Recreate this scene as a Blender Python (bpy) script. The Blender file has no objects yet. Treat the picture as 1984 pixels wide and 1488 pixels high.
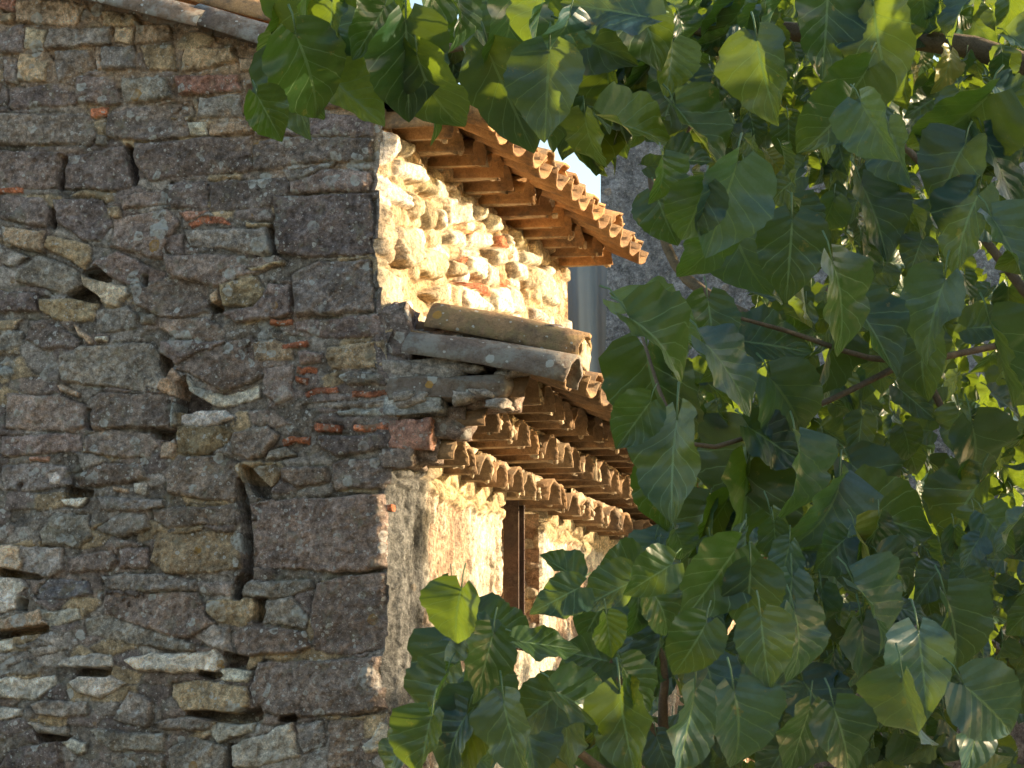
import bpy, math, random
import numpy as np
from math import radians as R, sin, cos, pi, tan
sc = bpy.context.scene
C_ = bpy.data.collections.new("Scene"); sc.collection.children.link(C_)
# ------------------------------------------------------------------ camera
F = 5000.0; YAW = R(16.0); PIT = R(9.09); CX, CY = 992.0, 744.0
fw = np.array([-sin(YAW)*cos(PIT), cos(YAW)*cos(PIT), sin(PIT)])
rt = np.array([cos(YAW), sin(YAW), 0.0]); upv = np.cross(rt, fw)
def ray(px, py): return fw + rt*((px-CX)/F) + upv*((CY-py)/F)
_r0 = ray(735, 744)
CAM = -12.0*_r0; CAM[2] = 1.6; Z0 = 1.6 + 12.0*_r0[2]
def pt(px, py, d): return CAM + ray(px, py)*d
def on_y(px, py, y=0.0):
    r = ray(px, py); return CAM + r*((y-CAM[1])/r[1])
def on_x(px, py, x=0.0):
    r = ray(px, py); return CAM + r*((x-CAM[0])/r[0])
cam = bpy.data.cameras.new("camera"); camo = bpy.data.objects.new("camera", cam); C_.objects.link(camo)
cam.sensor_width = 36; cam.lens = F/1984*36; cam.clip_end = 2000
camo.location = CAM; camo.rotation_euler = (R(90)+PIT, 0, YAW); sc.camera = camo
cam.dof.use_dof = True; cam.dof.focus_distance = 12.0; cam.dof.aperture_fstop = 32
# ------------------------------------------------------------------ light
SUN_EL, SUN_AZ = R(11), R(24)             # azimuth from +X towards +Y
sd = np.array([cos(SUN_EL)*cos(SUN_AZ), cos(SUN_EL)*sin(SUN_AZ), sin(SUN_EL)])
w = bpy.data.worlds.new("World"); sc.world = w; w.use_nodes = True
nt = w.node_tree; bg = nt.nodes["Background"]
sky = nt.nodes.new("ShaderNodeTexSky"); sky.sky_type = 'NISHITA'; sky.sun_disc = False
sky.sun_elevation = SUN_EL; sky.sun_rotation = pi/2 - SUN_AZ; sky.dust_density = 2.0; sky.air_density = 1.0
wb = nt.nodes.new("ShaderNodeMix"); wb.data_type = 'RGBA'; wb.blend_type = 'MULTIPLY'; wb.inputs[0].default_value = 1
wb.inputs[7].default_value = (1.03, 1.0, .93, 1); nt.links.new(sky.outputs[0], wb.inputs[6]); nt.links.new(wb.outputs[2], bg.inputs[0]); bg.inputs[1].default_value = 0.15
sun = bpy.data.lights.new("sun", 'SUN'); so = bpy.data.objects.new("sun", sun); C_.objects.link(so)
sun.energy = 3.5; sun.angle = R(0.5); sun.color = (1.0, 0.79, 0.52)
from mathutils import Vector
so.rotation_euler = Vector(tuple(sd)).to_track_quat('Z', 'Y').to_euler(); so.location = (8, 4, 8)
sc.view_settings.view_transform = 'Standard'; sc.view_settings.look = 'None'
sc.view_settings.exposure = 1.85; sc.view_settings.gamma = 1
sc.cycles.max_bounces = 8; sc.cycles.diffuse_bounces = 5; sc.cycles.glossy_bounces = 2
sc.cycles.transmission_bounces = 5; sc.cycles.caustics_reflective = False
# ------------------------------------------------------------------ helpers
def _hash(ix, iy, s):
    h = (ix.astype(np.int64)*374761393 + iy.astype(np.int64)*668265263 + s*1442695041) & 0xffffffff
    h = ((h ^ (h >> 13))*1274126177) & 0xffffffff
    h = ((h ^ (h >> 16))*2246822519) & 0xffffffff
    return ((h ^ (h >> 15)) & 0xffffff)/float(0xffffff)
def vnoise(x, y, s=0):
    x0 = np.floor(x); y0 = np.floor(y); fx = x-x0; fy = y-y0
    fx = fx*fx*(3-2*fx); fy = fy*fy*(3-2*fy)
    a = _hash(x0, y0, s); b = _hash(x0+1, y0, s); c = _hash(x0, y0+1, s); d = _hash(x0+1, y0+1, s)
    return (a*(1-fx)+b*fx)*(1-fy) + (c*(1-fx)+d*fx)*fy
def fbm(x, y, s=0, o=4, g=.5):
    r = 0; a = 1; t = 0
    for k in range(o):
        r = r + a*(vnoise(x*2**k+k*17.3, y*2**k-k*9.1, s+k)-.5); t += a; a *= g
    return r/t*2
def voro(x, y, s=0, j=.85):
    x0 = np.floor(x); y0 = np.floor(y)
    f1 = np.full(x.shape, 9.); f2 = np.full(x.shape, 9.); cid = np.zeros(x.shape)
    for dx in (-1, 0, 1):
        for dy in (-1, 0, 1):
            cx = x0+dx; cy = y0+dy
            qx = cx+.5+(_hash(cx, cy, s)-.5)*j; qy = cy+.5+(_hash(cx, cy, s+7)-.5)*j
            d = np.hypot(x-qx, y-qy); i = _hash(cx, cy, s+13)
            nf = d < f1
            f2 = np.where(nf, f1, np.minimum(f2, d)); cid = np.where(nf, i, cid); f1 = np.where(nf, d, f1)
    return f1, f2-f1, cid
def polysd(x, y, P):
    """signed distance, positive inside"""
    n = len(P); d = np.full(x.shape, 1e9); ins = np.zeros(x.shape, bool)
    for i in range(n):
        ax, ay = P[i]; bx, by = P[(i+1) % n]
        ex, ey = bx-ax, by-ay; L = ex*ex+ey*ey+1e-12
        t = np.clip(((x-ax)*ex+(y-ay)*ey)/L, 0, 1)
        d = np.minimum(d, np.hypot(x-ax-t*ex, y-ay-t*ey))
        if abs(by-ay) > 1e-12:
            ins ^= ((ay > y) != (by > y)) & (x < (bx-ax)*(y-ay)/(by-ay)+ax)
    return np.where(ins, d, -d)
def mesh_np(name, V, Fq, mat, parent=None, smooth=True, uv=None, attrs=None, mats=None):
    V = np.asarray(V, np.float32); me = bpy.data.meshes.new(name)
    if isinstance(Fq, np.ndarray):
        n, k = Fq.shape
        me.vertices.add(len(V)); me.vertices.foreach_set("co", V.ravel())
        me.loops.add(n*k); me.loops.foreach_set("vertex_index", Fq.astype(np.int32).ravel())
        me.polygons.add(n); me.polygons.foreach_set("loop_start", np.arange(0, n*k, k, dtype=np.int32))
        me.update(calc_edges=True)
    else:
        me.from_pydata([tuple(v) for v in V], [], Fq)
    if attrs:
        for an, arr in attrs.items():
            if arr.ndim == 2:
                a = me.attributes.new(an, 'FLOAT_COLOR', 'POINT')
                a.data.foreach_set("color", np.c_[arr, np.ones(len(arr))].astype(np.float32).ravel())
            else:
                a = me.attributes.new(an, 'FLOAT', 'POINT'); a.data.foreach_set("value", arr.astype(np.float32))
    if uv is not None:
        l = me.uv_layers.new(name="UVMap")
        vi = np.zeros(len(me.loops), np.int32); me.loops.foreach_get("vertex_index", vi)
        l.data.foreach_set("uv", uv[vi].astype(np.float32).ravel())
    me.polygons.foreach_set("use_smooth", np.full(len(me.polygons), smooth))
    me.materials.append(mat)
    me.validate(); me.update()
    o = bpy.data.objects.new(name, me); C_.objects.link(o)
    if parent is not None: o.parent = parent; o.matrix_parent_inverse = parent.matrix_world.inverted() if False else o.matrix_parent_inverse
    return o
def empty(name, label, cat, loc=(0, 0, 0), group=None):
    o = bpy.data.objects.new(name, None); C_.objects.link(o); o.location = loc
    o['label'] = label; o['category'] = cat; o.empty_display_size = .2
    if group: o['group'] = group
    return o
class MB:
    def __init__(s): s.V = []; s.Fc = []; s.n = 0; s.T = []
    def add(s, V, Fc, tv=None):
        s.T.append(np.full(len(V), .5 if tv is None else tv))
        s.V.append(np.asarray(V, float)); s.Fc += [tuple(i+s.n for i in f) for f in Fc]; s.n += len(V)
    def build(s, name, mat, parent=None, smooth=True, off=None, attrs=None):
        V = np.vstack(s.V)
        if off is not None: V = V-np.array(off)
        attrs = dict(attrs or {}); attrs['tv'] = np.concatenate(s.T)
        return mesh_np(name, V, s.Fc, mat, parent, smooth, attrs=attrs)
rng = random.Random(5)
def tube(mb, pts, rad, n=8, wob=0.0, seed=0):
    pts = [np.array(p, float) for p in pts]; V = []; Fc = []
    for i, p in enumerate(pts):
        d = pts[min(i+1, len(pts)-1)]-pts[max(i-1, 0)]; d /= np.linalg.norm(d)+1e-9
        a = np.cross(d, [0, 0, 1.]); 
        if np.linalg.norm(a) < 1e-3: a = np.array([1., 0, 0])
        a /= np.linalg.norm(a); b = np.cross(d, a)
        for k in range(n):
            t = 2*pi*k/n; r = rad[i]*(1+wob*(sin(3.1*k+seed*7+i*1.7)))
            V.append(p+a*cos(t)*r+b*sin(t)*r)
    for i in range(len(pts)-1):
        for k in range(n):
            Fc.append((i*n+k, i*n+(k+1) % n, (i+1)*n+(k+1) % n, (i+1)*n+k))
    Fc.append(tuple(range(n-1, -1, -1))); Fc.append(tuple((len(pts)-1)*n+k for k in range(n)))
    mb.add(V, Fc)
def smooth_path(P, sub=4):
    P = [np.array(p, float) for p in P]; out = []
    for i in range(len(P)-1):
        p0 = P[max(i-1, 0)]; p1 = P[i]; p2 = P[i+1]; p3 = P[min(i+2, len(P)-1)]
        for k in range(sub):
            t = k/sub
            out.append(.5*((2*p1)+(-p0+p2)*t+(2*p0-5*p1+4*p2-p3)*t*t+(-p0+3*p1-3*p2+p3)*t**3))
    out.append(P[-1]); return out
def rough_box(mb, c, s, rot=(0, 0, 0), amp=.01, n=5, seed=0, rnd=.25):
    """a lumpy rounded block, c centre, s half sizes"""
    from mathutils import Euler
    M = np.array(Euler(rot).to_matrix()); V = []; idx = {}; Fc = []
    def vid(i, j, k):
        key = (i, j, k)
        if key not in idx:
            q = np.array([i, j, k], float)/n*2-1
            m = np.linalg.norm(q); r = q/m*np.max(np.abs(q)) if m > 0 else q
            q = q*(1-rnd)+r*rnd
            nz = np.array([fbm(np.array([q[1]*1.7+seed*3.3+a*5]), np.array([q[2]*1.7+q[0]*1.3]), seed+a, 3)[0] for a in range(3)])
            p = q*np.array(s)+nz*amp
            idx[key] = len(V); V.append(M@p+np.array(c))
        return idx[key]
    for a in range(3):
        for e in (0, n):
            for i in range(n):
                for j in range(n):
                    qs = []
                    for (di, dj) in ((0, 0), (1, 0), (1, 1), (0, 1)):
                        k = [0, 0, 0]; k[a] = e; k[(a+1) % 3] = i+di; k[(a+2) % 3] = j+dj
                        qs.append(vid(*k))
                    Fc.append(tuple(qs) if e else tuple(qs[::-1]))
    mb.add(V, Fc)
# ------------------------------------------------------------------ materials
def mat(name):
    m = bpy.data.materials.new(name); m.use_nodes = True; t = m.node_tree
    return m, t, t.nodes["Principled BSDF"]
def N(t, k, **kw):
    n = t.nodes.new(k)
    for a, b in kw.items(): setattr(n, a, b)
    return n
def noise(t, co, scale, det=6, rough=.6):
    n = N(t, "ShaderNodeTexNoise"); n.inputs["Scale"].default_value = scale
    n.inputs["Detail"].default_value = det; n.inputs["Roughness"].default_value = rough
    t.links.new(co, n.inputs["Vector"]); return n.outputs["Fac"]
def ramp(t, fac, stops):
    r = N(t, "ShaderNodeValToRGB"); t.links.new(fac, r.inputs[0]); e = r.color_ramp.elements
    while len(e) > 1: e.remove(e[-1])
    e[0].position = stops[0][0]; e[0].color = tuple(stops[0][1])+(1,) if not np.isscalar(stops[0][1]) else (stops[0][1],)*3+(1,)
    for p, c in stops[1:]:
        x = e.new(p); x.color = (c,)*3+(1,) if np.isscalar(c) else tuple(c)+(1,)
    return r.outputs[0]
def mix(t, a, b, fac, mode='MIX'):
    m = N(t, "ShaderNodeMix", data_type='RGBA', blend_type=mode)
    for sock, v in ((m.inputs[6], a), (m.inputs[7], b), (m.inputs[0], fac)):
        if hasattr(v, 'is_linked'): t.links.new(v, sock)
        elif np.isscalar(v): sock.default_value = v
        else: sock.default_value = tuple(v)+(1,)
    return m.outputs[2]
def mth(t, op, a, b=0.5, c=None):
    m = N(t, "ShaderNodeMath", operation=op)
    for i, v in enumerate((a, b, c)):
        if v is None: continue
        if hasattr(v, 'is_linked'): t.links.new(v, m.inputs[i])
        else: m.inputs[i].default_value = v
    return m.outputs[0]
def bump(t, p, h, dist, strength=1.0):
    b = N(t, "ShaderNodeBump"); b.inputs["Distance"].default_value = dist; b.inputs["Strength"].default_value = strength
    t.links.new(h, b.inputs["Height"]); t.links.new(b.outputs[0], p.inputs["Normal"])
def spots(t, co, scale, lo, hi, warp=.02, wscale=30):
    """irregular round lichen spots; returns mask"""
    nz = N(t, "ShaderNodeTexNoise"); nz.inputs["Scale"].default_value = wscale; t.links.new(co, nz.inputs["Vector"])
    va = N(t, "ShaderNodeVectorMath", operation='MULTIPLY_ADD'); t.links.new(nz.outputs["Color"], va.inputs[0])
    va.inputs[1].default_value = (warp,)*3; t.links.new(co, va.inputs[2])
    v = N(t, "ShaderNodeTexVoronoi"); v.inputs["Scale"].default_value = scale; t.links.new(va.outputs[0], v.inputs["Vector"])
    sx = N(t, "ShaderNodeSeparateColor"); t.links.new(v.outputs["Color"], sx.inputs[0])
    size = mth(t, 'MULTIPLY', mth(t, 'POWER', sx.outputs[0], 5.0), hi)
    size = mth(t, 'ADD', size, lo)
    return mth(t, 'GREATER_THAN', size, v.outputs["Distance"]), sx.outputs[1], v.outputs["Distance"], size
def stone_mat(name, lichen=1.0, dirt=1.0, rough=.92):
    m, t, p = mat(name)
    co = N(t, "ShaderNodeTexCoord").outputs["Object"]
    at = N(t, "ShaderNodeAttribute"); at.attribute_name = "col"
    base = at.outputs["Color"]
    n1 = noise(t, co, 7, 8, .62); n2 = noise(t, co, 34, 8, .7); n3 = noise(t, co, 160, 5, .7)
    c = mix(t, base, ramp(t, n1, [(.32, .45), (.68, 1.6)]), .8*dirt, 'MULTIPLY')
    c = mix(t, c, ramp(t, n2, [(.34, .42), (.5, 1.0), (.66, 1.75)]), .9, 'MULTIPLY')
    c = mix(t, c, ramp(t, n3, [(.38, .5), (.62, 1.5)]), .55, 'MULTIPLY')
    if lichen > 0:
        # warm ochre bloom
        och = ramp(t, noise(t, co, 5.5, 6, .7), [(.60, 0.0), (.68, 1.0)])
        och = mth(t, 'MULTIPLY', och, ramp(t, noise(t, co, 60, 4, .7), [(.45, 0.0), (.6, .55*lichen)]))
        c = mix(t, c, (.30, .19, .06), och)
        # greenish grey crust
        gr = ramp(t, noise(t, co, 11, 9, .75), [(.54, 0.0), (.62, .5*lichen)])
        c = mix(t, c, (.30, .29, .23), gr)
        zone = ramp(t, noise(t, co, 3.2, 3, .5), [(.36, 0.0), (.52, 1.0)])
        for scl, lo, hi, col in ((9, -.02, .72, (.50, .50, .47)), (19, .0, .68, (.56, .56, .53)), (48, .04, .5, (.62, .60, .57)), (100, .04, .4, (.66, .62, .58)), (8, -.14, .42, (.42, .24, .06))):
            ms, rn, dd, sz = spots(t, co, scl, lo, hi)
            ms = mth(t, 'MULTIPLY', ms, mth(t, 'GREATER_THAN', rn, .35))
            ms = mth(t, 'MULTIPLY', ms, zone if scl < 40 else 1.0)
            ring = ramp(t, mth(t, 'DIVIDE', dd, mth(t, 'MAXIMUM', sz, .001)), [(.3, .45), (.75, .9)])
            ms = mth(t, 'MULTIPLY', ms, ring)
            ms = mth(t, 'MULTIPLY', ms, ramp(t, n2, [(.38, .25), (.52, 1.0)]))
            c = mix(t, c, col, mth(t, 'MULTIPLY', ms, lichen))
    t.links.new(c, p.inputs["Base Color"]); p.inputs["Roughness"].default_value = rough
    p.inputs["Specular IOR Level"].default_value = .2
    h = mth(t, 'ADD', mth(t, 'MULTIPLY', n2, 1.0), mth(t, 'MULTIPLY', n3, .35))
    h = mth(t, 'ADD', h, mth(t, 'MULTIPLY', n1, .9))
    bump(t, p, h, .034, 1.0)
    return m
M_gable = stone_mat("weathered_stone", 1.0)
M_side = stone_mat("pale_stone", 0.15, .6)
M_plain = stone_mat("verge_stone", .8)
def tile_mat(name, base, dark, lich=0.0, lc=(.30, .30, .27)):
    m, t, p = mat(name)
    co = N(t, "ShaderNodeTexCoord").outputs["Object"]
    n1 = noise(t, co, 5, 6, .6); n2 = noise(t, co, 40, 8, .7); n3 = noise(t, co, 190, 4, .7)
    c = mix(t, base, dark, ramp(t, n1, [(.38, 0.0), (.66, 1.0)]))
    tva = N(t, "ShaderNodeAttribute"); tva.attribute_name = "tv"
    c = mix(t, c, ramp(t, tva.outputs['Fac'], [(0.0, (.48, .44, .42)), (.3, (.85, .84, .82)), (.5, (1, 1, 1)), (.8, (1.15, 1.02, .85)), (1.0, (.75, .82, .85))]), .85, 'MULTIPLY')
    soot = ramp(t, noise(t, co, 7, 7, .7), [(.50, 0.0), (.62, .75)])
    c = mix(t, c, (.12, .09, .065), soot)
    c = mix(t, c, ramp(t, n2, [(.3, .55), (.7, 1.4)]), .8, 'MULTIPLY')
    c = mix(t, c, ramp(t, n3, [(.35, .7), (.65, 1.3)]), .6, 'MULTIPLY')
    if lich > 0:
        c = mix(t, c, lc, ramp(t, noise(t, co, 9, 8, .7), [(.55-.25*lich, 0.0), (.62-.1*lich, .85)]))
        for scl, lo, hi, col in ((14, -.05, .45, (.46, .47, .45)), (40, .0, .4, (.5, .5, .47)), (11, -.12, .4, (.45, .25, .05))):
            ms, rn, dd, sz = spots(t, co, scl, lo, hi)
            c = mix(t, c, col, mth(t, 'MULTIPLY', mth(t, 'MULTIPLY', ms, mth(t, 'GREATER_THAN', rn, .4)), .75))
    t.links.new(c, p.inputs["Base Color"]); p.inputs["Roughness"].default_value = .85
    p.inputs["Specular IOR Level"].default_value = .25
    bump(t, p, mth(t, 'ADD', mth(t, 'ADD', n2, mth(t, 'MULTIPLY', n1, .7)), mth(t, 'MULTIPLY', n3, .5)), .014 if lich > 0 else .007, .9)
    return m
M_tile = tile_mat("terracotta", (.46, .27, .125), (.27, .16, .085))
M_tile2 = tile_mat("old_terracotta", (.36, .235, .135), (.21, .145, .09))
M_tileg = tile_mat("lichen_tile", (.24, .18, .14), (.16, .13, .115), .35, (.27, .26, .235))
M_tileo = tile_mat("ochre_lichen_tile", (.34, .22, .12), (.22, .15, .10), .35, (.27, .20, .10))
M_mortar = tile_mat("mortar", (.56, .45, .31), (.42, .32, .21))
M_iron = tile_mat("rusty_iron", (.10, .06, .045), (.055, .04, .035))
M_wood = tile_mat("weathered_wood", (.28, .17, .10), (.15, .08, .045))
# ------------------------------------------------------------------ stones traced as polygons
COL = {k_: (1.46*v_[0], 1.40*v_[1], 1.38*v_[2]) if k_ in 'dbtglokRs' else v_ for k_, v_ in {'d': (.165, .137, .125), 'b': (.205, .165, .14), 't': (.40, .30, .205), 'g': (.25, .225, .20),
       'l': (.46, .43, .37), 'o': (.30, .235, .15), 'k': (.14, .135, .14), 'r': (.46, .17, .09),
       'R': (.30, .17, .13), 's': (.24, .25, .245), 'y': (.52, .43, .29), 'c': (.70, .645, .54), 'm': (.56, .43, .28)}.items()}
OFF = {'A': (0, 0, 2.6105), 'B': (0, 500, 2.6105), 'C': (0, 918, 2.6105), 'D': (680, 180, 3.2)}
STONES = """
At 95,0 445,25 385,130 80,110
AR 0,-40 90,-40 80,60 0,50
At 0,62 78,68 70,108 0,108
Ad 0,120 130,130 115,265 0,270
Ay 125,140 240,150 225,245 125,240
Ag 250,145 560,140 565,225 240,248
At 515,55 680,80 705,130 600,150 530,130
At 575,145 670,140 670,230 590,215
At 680,128 860,130 870,205 675,232
Ab 20,290 110,290 100,420 20,425
At 110,270 250,265 250,350 240,415 110,400
Ag 280,265 460,258 490,350 400,365 300,412
At 490,240 515,245 515,345 490,345
Ag 520,238 670,240 695,345 520,350
Ao 700,240 880,230 895,355 760,355
At 930,250 1180,250 1210,310 915,360
At 1215,295 1330,290 1330,360 1215,360
Ab 1370,230 1560,270 1560,360 1370,350
Ag 1600,290 1880,380 1880,440 1620,440
Ad 50,440 290,425 380,430 375,530 60,550
Ad 0,430 45,450 40,530 0,530
Ab 385,390 575,380 605,520 560,540 385,525
Ag 615,390 850,400 880,500 620,520
AR 880,385 1200,370 1215,460 900,480
Ag 1010,490 1220,480 1230,590 1010,590
Ad 1250,440 1800,460 1860,540 1500,550 1250,520
Ad 0,575 300,575 450,590 490,690 460,730 0,735
Ar 460,560 550,550 550,590 465,595
Ag 490,680 550,690 540,735 490,725
Ad 550,590 700,540 960,510 990,560 950,690 700,720 545,690
Al 960,620 1050,620 1050,690 960,690
At 1060,630 1300,600 1310,660 1060,690
Ad 0,765 320,780 300,950 0,950
Ad 330,785 640,735 685,940 530,965 330,950
Ad 690,730 1280,680 1285,865 750,910 680,800
Ad 1290,730 1400,700 1880,700 1890,810 1500,830 1430,860 1290,860
Ad 1290,590 1480,560 1880,600 1880,695 1310,690
Ag 1435,870 1700,820 1680,850 1480,915
Ab 1480,920 1650,860 1800,850 1890,880 1890,960 1480,980
Ar 10,955 115,955 115,980 10,980
Ad 860,935 1040,925 1050,1050 870,1060
Ad 1055,920 1460,900 1480,940 1440,1040 1060,1060
Ad 10,990 230,1000 275,1080 240,1150 15,1100
Ad 280,1010 520,1010 560,1140 500,1220 420,1215 300,1130
Ab 610,990 820,960 860,1030 620,1060
Ao 540,1050 600,1040 605,1100 540,1100
Ab 570,1110 850,1060 905,1130 830,1300 760,1300 560,1240
Ar 950,1135 1030,1090 1130,1093 1165,1130 1040,1118 975,1148
AR 905,1080 1050,1060 1000,1095 940,1125
Ag 930,1160 1360,1150 1385,1280 1340,1290 960,1240
Ad 1395,1000 1880,970 1905,1280 1600,1300 1400,1290
Ao 1250,1118 1380,1130 1370,1150 1250,1140
Ao 20,1140 230,1170 215,1285 20,1220
Ao 240,1195 450,1240 475,1310 430,1360 220,1260
Ag 0,1230 140,1300 70,1350 0,1340
Ad 840,1200 930,1180 920,1320 850,1270
Ab 480,1330 600,1270 830,1370 780,1480 700,1480 640,1440 490,1370
Ag 90,1370 200,1300 400,1370 410,1430 350,1480 80,1430
Ab 830,1290 1380,1295 1440,1330 1100,1450 850,1400
Ao 1250,1360 1430,1325 1430,1343 1270,1372
Al 1210,1400 1260,1370 1300,1430 1220,1450
Ay 415,1385 470,1400 640,1455 650,1495 600,1550 500,1525 430,1465
Bd 0,170 190,180 185,275 0,265
Bo 195,215 350,195 510,215 470,310 280,315 210,270
Bg 480,255 640,250 690,300 680,360 490,370
Bg 690,290 790,290 780,340 710,335
Bb 660,150 850,90 1050,130 1060,270 940,300 800,300 680,240
Bt 1065,180 1110,150 1110,210 1080,240
Bo 1120,130 1300,90 1350,180 1260,250 1130,240
Bd 1480,90 1600,20 1880,10 1895,270 1500,300
Bb 1370,130 1470,140 1460,290 1200,330 1130,280 1280,250
Bd 1490,330 1880,280 1890,390 1640,405 1490,370
Bd 150,320 290,315 400,420 380,460 210,470 130,410
Bg 0,360 110,370 120,430 60,470 0,480
Bt 375,330 400,345 468,410 455,432 400,390
Bl 490,395 540,395 540,415 490,415
Bg 310,510 420,440 760,430 830,500 830,590 780,680 520,650 320,620
Bb 800,310 1050,300 1140,360 1140,410 900,410 800,350
Bb 820,430 900,420 1160,410 1100,470 890,540 820,500
Bb 880,560 1000,480 1170,410 1280,400 1330,500 1320,600 1200,650 1150,680 1040,620 960,590
Bt 790,660 860,540 910,600 900,710 830,690
Bl 940,600 1000,650 1150,690 1290,640 1310,700 1180,745 1080,745 960,680
Bo 1290,440 1400,400 1470,440 1480,520 1300,520
Br 1365,310 1475,315 1470,338 1370,333
Br 1440,435 1540,430 1540,453 1440,457
Br 1500,560 1600,558 1600,584 1500,582
Br 1500,600 1570,608 1560,630 1510,625
Br 1550,675 1600,655 1690,660 1695,685 1620,678 1560,695
Br 1770,685 1960,672 1975,700 1770,710
Br 1590,840 1720,848 1720,880 1590,872
Br 1780,850 1950,842 1940,882 1780,870
Br 1420,930 1480,903 1560,906 1560,938 1490,932 1430,957
Br 1900,558 1960,558 1960,587 1900,587
Bt 300,648 330,643 402,675 400,697 310,674
BR 150,1010 240,1012 240,1032 150,1030
Bo 1660,450 1900,410 1950,500 1940,550 1680,560
Bb 1500,480 1640,475 1640,520 1510,545
Bg 1700,600 1760,570 1900,590 1950,640 1750,655
Bb 1340,560 1480,540 1490,700 1400,740 1330,680
Bg 1530,733 1800,735 1965,718 1975,752 1800,766 1560,757
Bs 1690,780 1960,765 1950,807 1700,802
Bb 30,690 310,690 430,740 435,850 350,880 30,860
Bb 470,700 500,690 840,690 870,760 850,850 640,850 460,870
Bs 876,735 893,745 893,850 868,862
Bl 920,800 980,765 1140,760 1180,800 1080,850 910,850
Bo 890,870 930,855 1120,845 1180,870 1150,930 1050,990 900,990
Bt 810,950 880,900 890,1010 810,1015
Bb 430,900 520,870 770,880 790,950 750,1010 560,1005 430,970
Bb 10,900 400,890 410,960 260,990 20,1000
Bg 10,1050 200,1040 340,1060 370,1140 200,1180 10,1170
Bl 250,1095 290,1085 318,1110 305,1140 260,1138
Bb 380,1090 530,1040 720,1040 760,1110 500,1160 400,1140
Bt 575,1155 650,1160 645,1185 575,1180
Bl 680,1140 740,1130 755,1170 735,1195 680,1180
Bb 840,1080 900,1000 1100,1000 1220,1040 1210,1200 1180,1230 850,1190
Bg 1360,980 1440,960 1490,1000 1340,1020
Bb 1180,880 1350,850 1400,900 1340,1000 1250,1020 1170,980
Bo 1280,1070 1380,1040 1430,1080 1370,1170 1300,1120
Bb 1430,1060 1660,1050 1660,1130 1520,1160 1430,1120
Bd 1680,1040 1750,1010 1930,1020 1930,1180 1690,1170
Bd 1600,900 1900,890 1920,960 1700,1000 1620,960
Bs -20,545 60,550 75,580 60,600 -20,600
Cb 1260,150 1350,130 1900,115 1945,160 1940,480 1800,500 1290,470
Cg 490,120 820,130 830,160 760,190 530,180
Cl 300,140 360,125 450,105 420,160 320,165
Cg 210,300 280,200 450,210 470,320 400,370 220,360
Cg 480,280 620,190 740,210 770,280 600,320
Cb 780,180 870,170 1190,160 1200,250 850,270 780,240
Co 760,440 800,300 1190,290 1225,480 1100,500 850,500
Ct 0,370 130,372 120,500 0,480
Cg 110,372 310,375 320,480 250,520 100,495
Cb 340,420 560,390 600,440 560,480 360,500
Cb 600,390 750,370 750,470 620,480
Cl -10,520 90,515 150,570 100,600 90,680 -10,705
Ck 170,600 250,530 450,540 470,610 360,630 180,630
Cg 510,510 850,500 1000,540 1000,590 560,585
Cb 1000,550 1180,550 1170,610 1010,605
Cg 1225,540 1580,540 1590,580 1480,620 1230,615
Co 1050,640 1130,625 1280,625 1300,700 1250,770 1190,780 1090,750 1040,690
Cg 1340,630 1480,625 1560,730 1540,780 1330,760
Cb 1580,670 1610,560 1700,520 1900,510 1920,880 1820,910 1750,920 1600,890 1570,740
Cb 1175,820 1250,780 1540,790 1580,880 1500,910 1210,925
Ct -10,740 200,680 250,690 240,765 -10,800
Cl 200,685 400,690 410,740 230,768
Cg 430,740 560,720 800,790 980,860 980,900 800,880 440,820
Cb 520,600 1000,600 1030,700 1080,760 950,840 700,770 530,720
Cg 980,820 1080,770 1160,790 1160,850 1190,920 1080,890
Cl 270,970 400,920 560,910 575,975 420,985
Cl 635,940 770,910 990,910 1080,890 1145,950 1080,1020 980,1000 700,1000
Cl 1120,990 1180,980 1280,1000 1260,1060 1120,1040
Cg 50,980 150,950 220,980 200,1015 60,1020
Cl -10,1040 280,1025 300,1060 200,1140 -10,1135
Cl 355,1060 410,1020 560,1020 640,1060 500,1130 390,1110
Co 870,1050 1000,1040 1260,1080 1260,1180 1180,1210 930,1200 870,1120
Cb 1270,1080 1310,960 1600,950 1900,930 1920,1200 1600,1220 1420,1230 1280,1190
Cg 160,1170 220,1155 440,1160 450,1220 330,1240 190,1220
Cg 570,1240 660,1100 760,1140 770,1260 740,1280 600,1250
Cg 790,1260 950,1235 1060,1240 1070,1300 960,1310 820,1290
Cl 1065,1290 1110,1260 1290,1255 1280,1300 1110,1365 1065,1330
Cl 1180,1380 1230,1350 1480,1255 1520,1430 1300,1480 1190,1480
Cg 1500,1270 1620,1250 1640,1380 1530,1420
Cg 460,1300 520,1290 830,1320 845,1410 560,1400
Cg 870,1400 960,1340 1150,1380 1160,1500 880,1500
Cl 310,1340 360,1335 440,1370 430,1410 380,1425 330,1390
Cg 150,1260 350,1290 330,1330 200,1310
Cd 60,1400 300,1350 310,1500 0,1500
Cl 1820,1380 1880,1260 1930,1280 1900,1400 1840,1410
Cl -10,1180 110,1190 115,1220 40,1240 -10,1240
Cl -10,840 60,830 70,880 -10,900
Cg 80,870 200,840 270,860 130,895
Cb 1650,1240 1810,1240 1800,1480 1660,1500
Cb 560,1420 850,1430 840,1500 560,1500
"""
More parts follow.
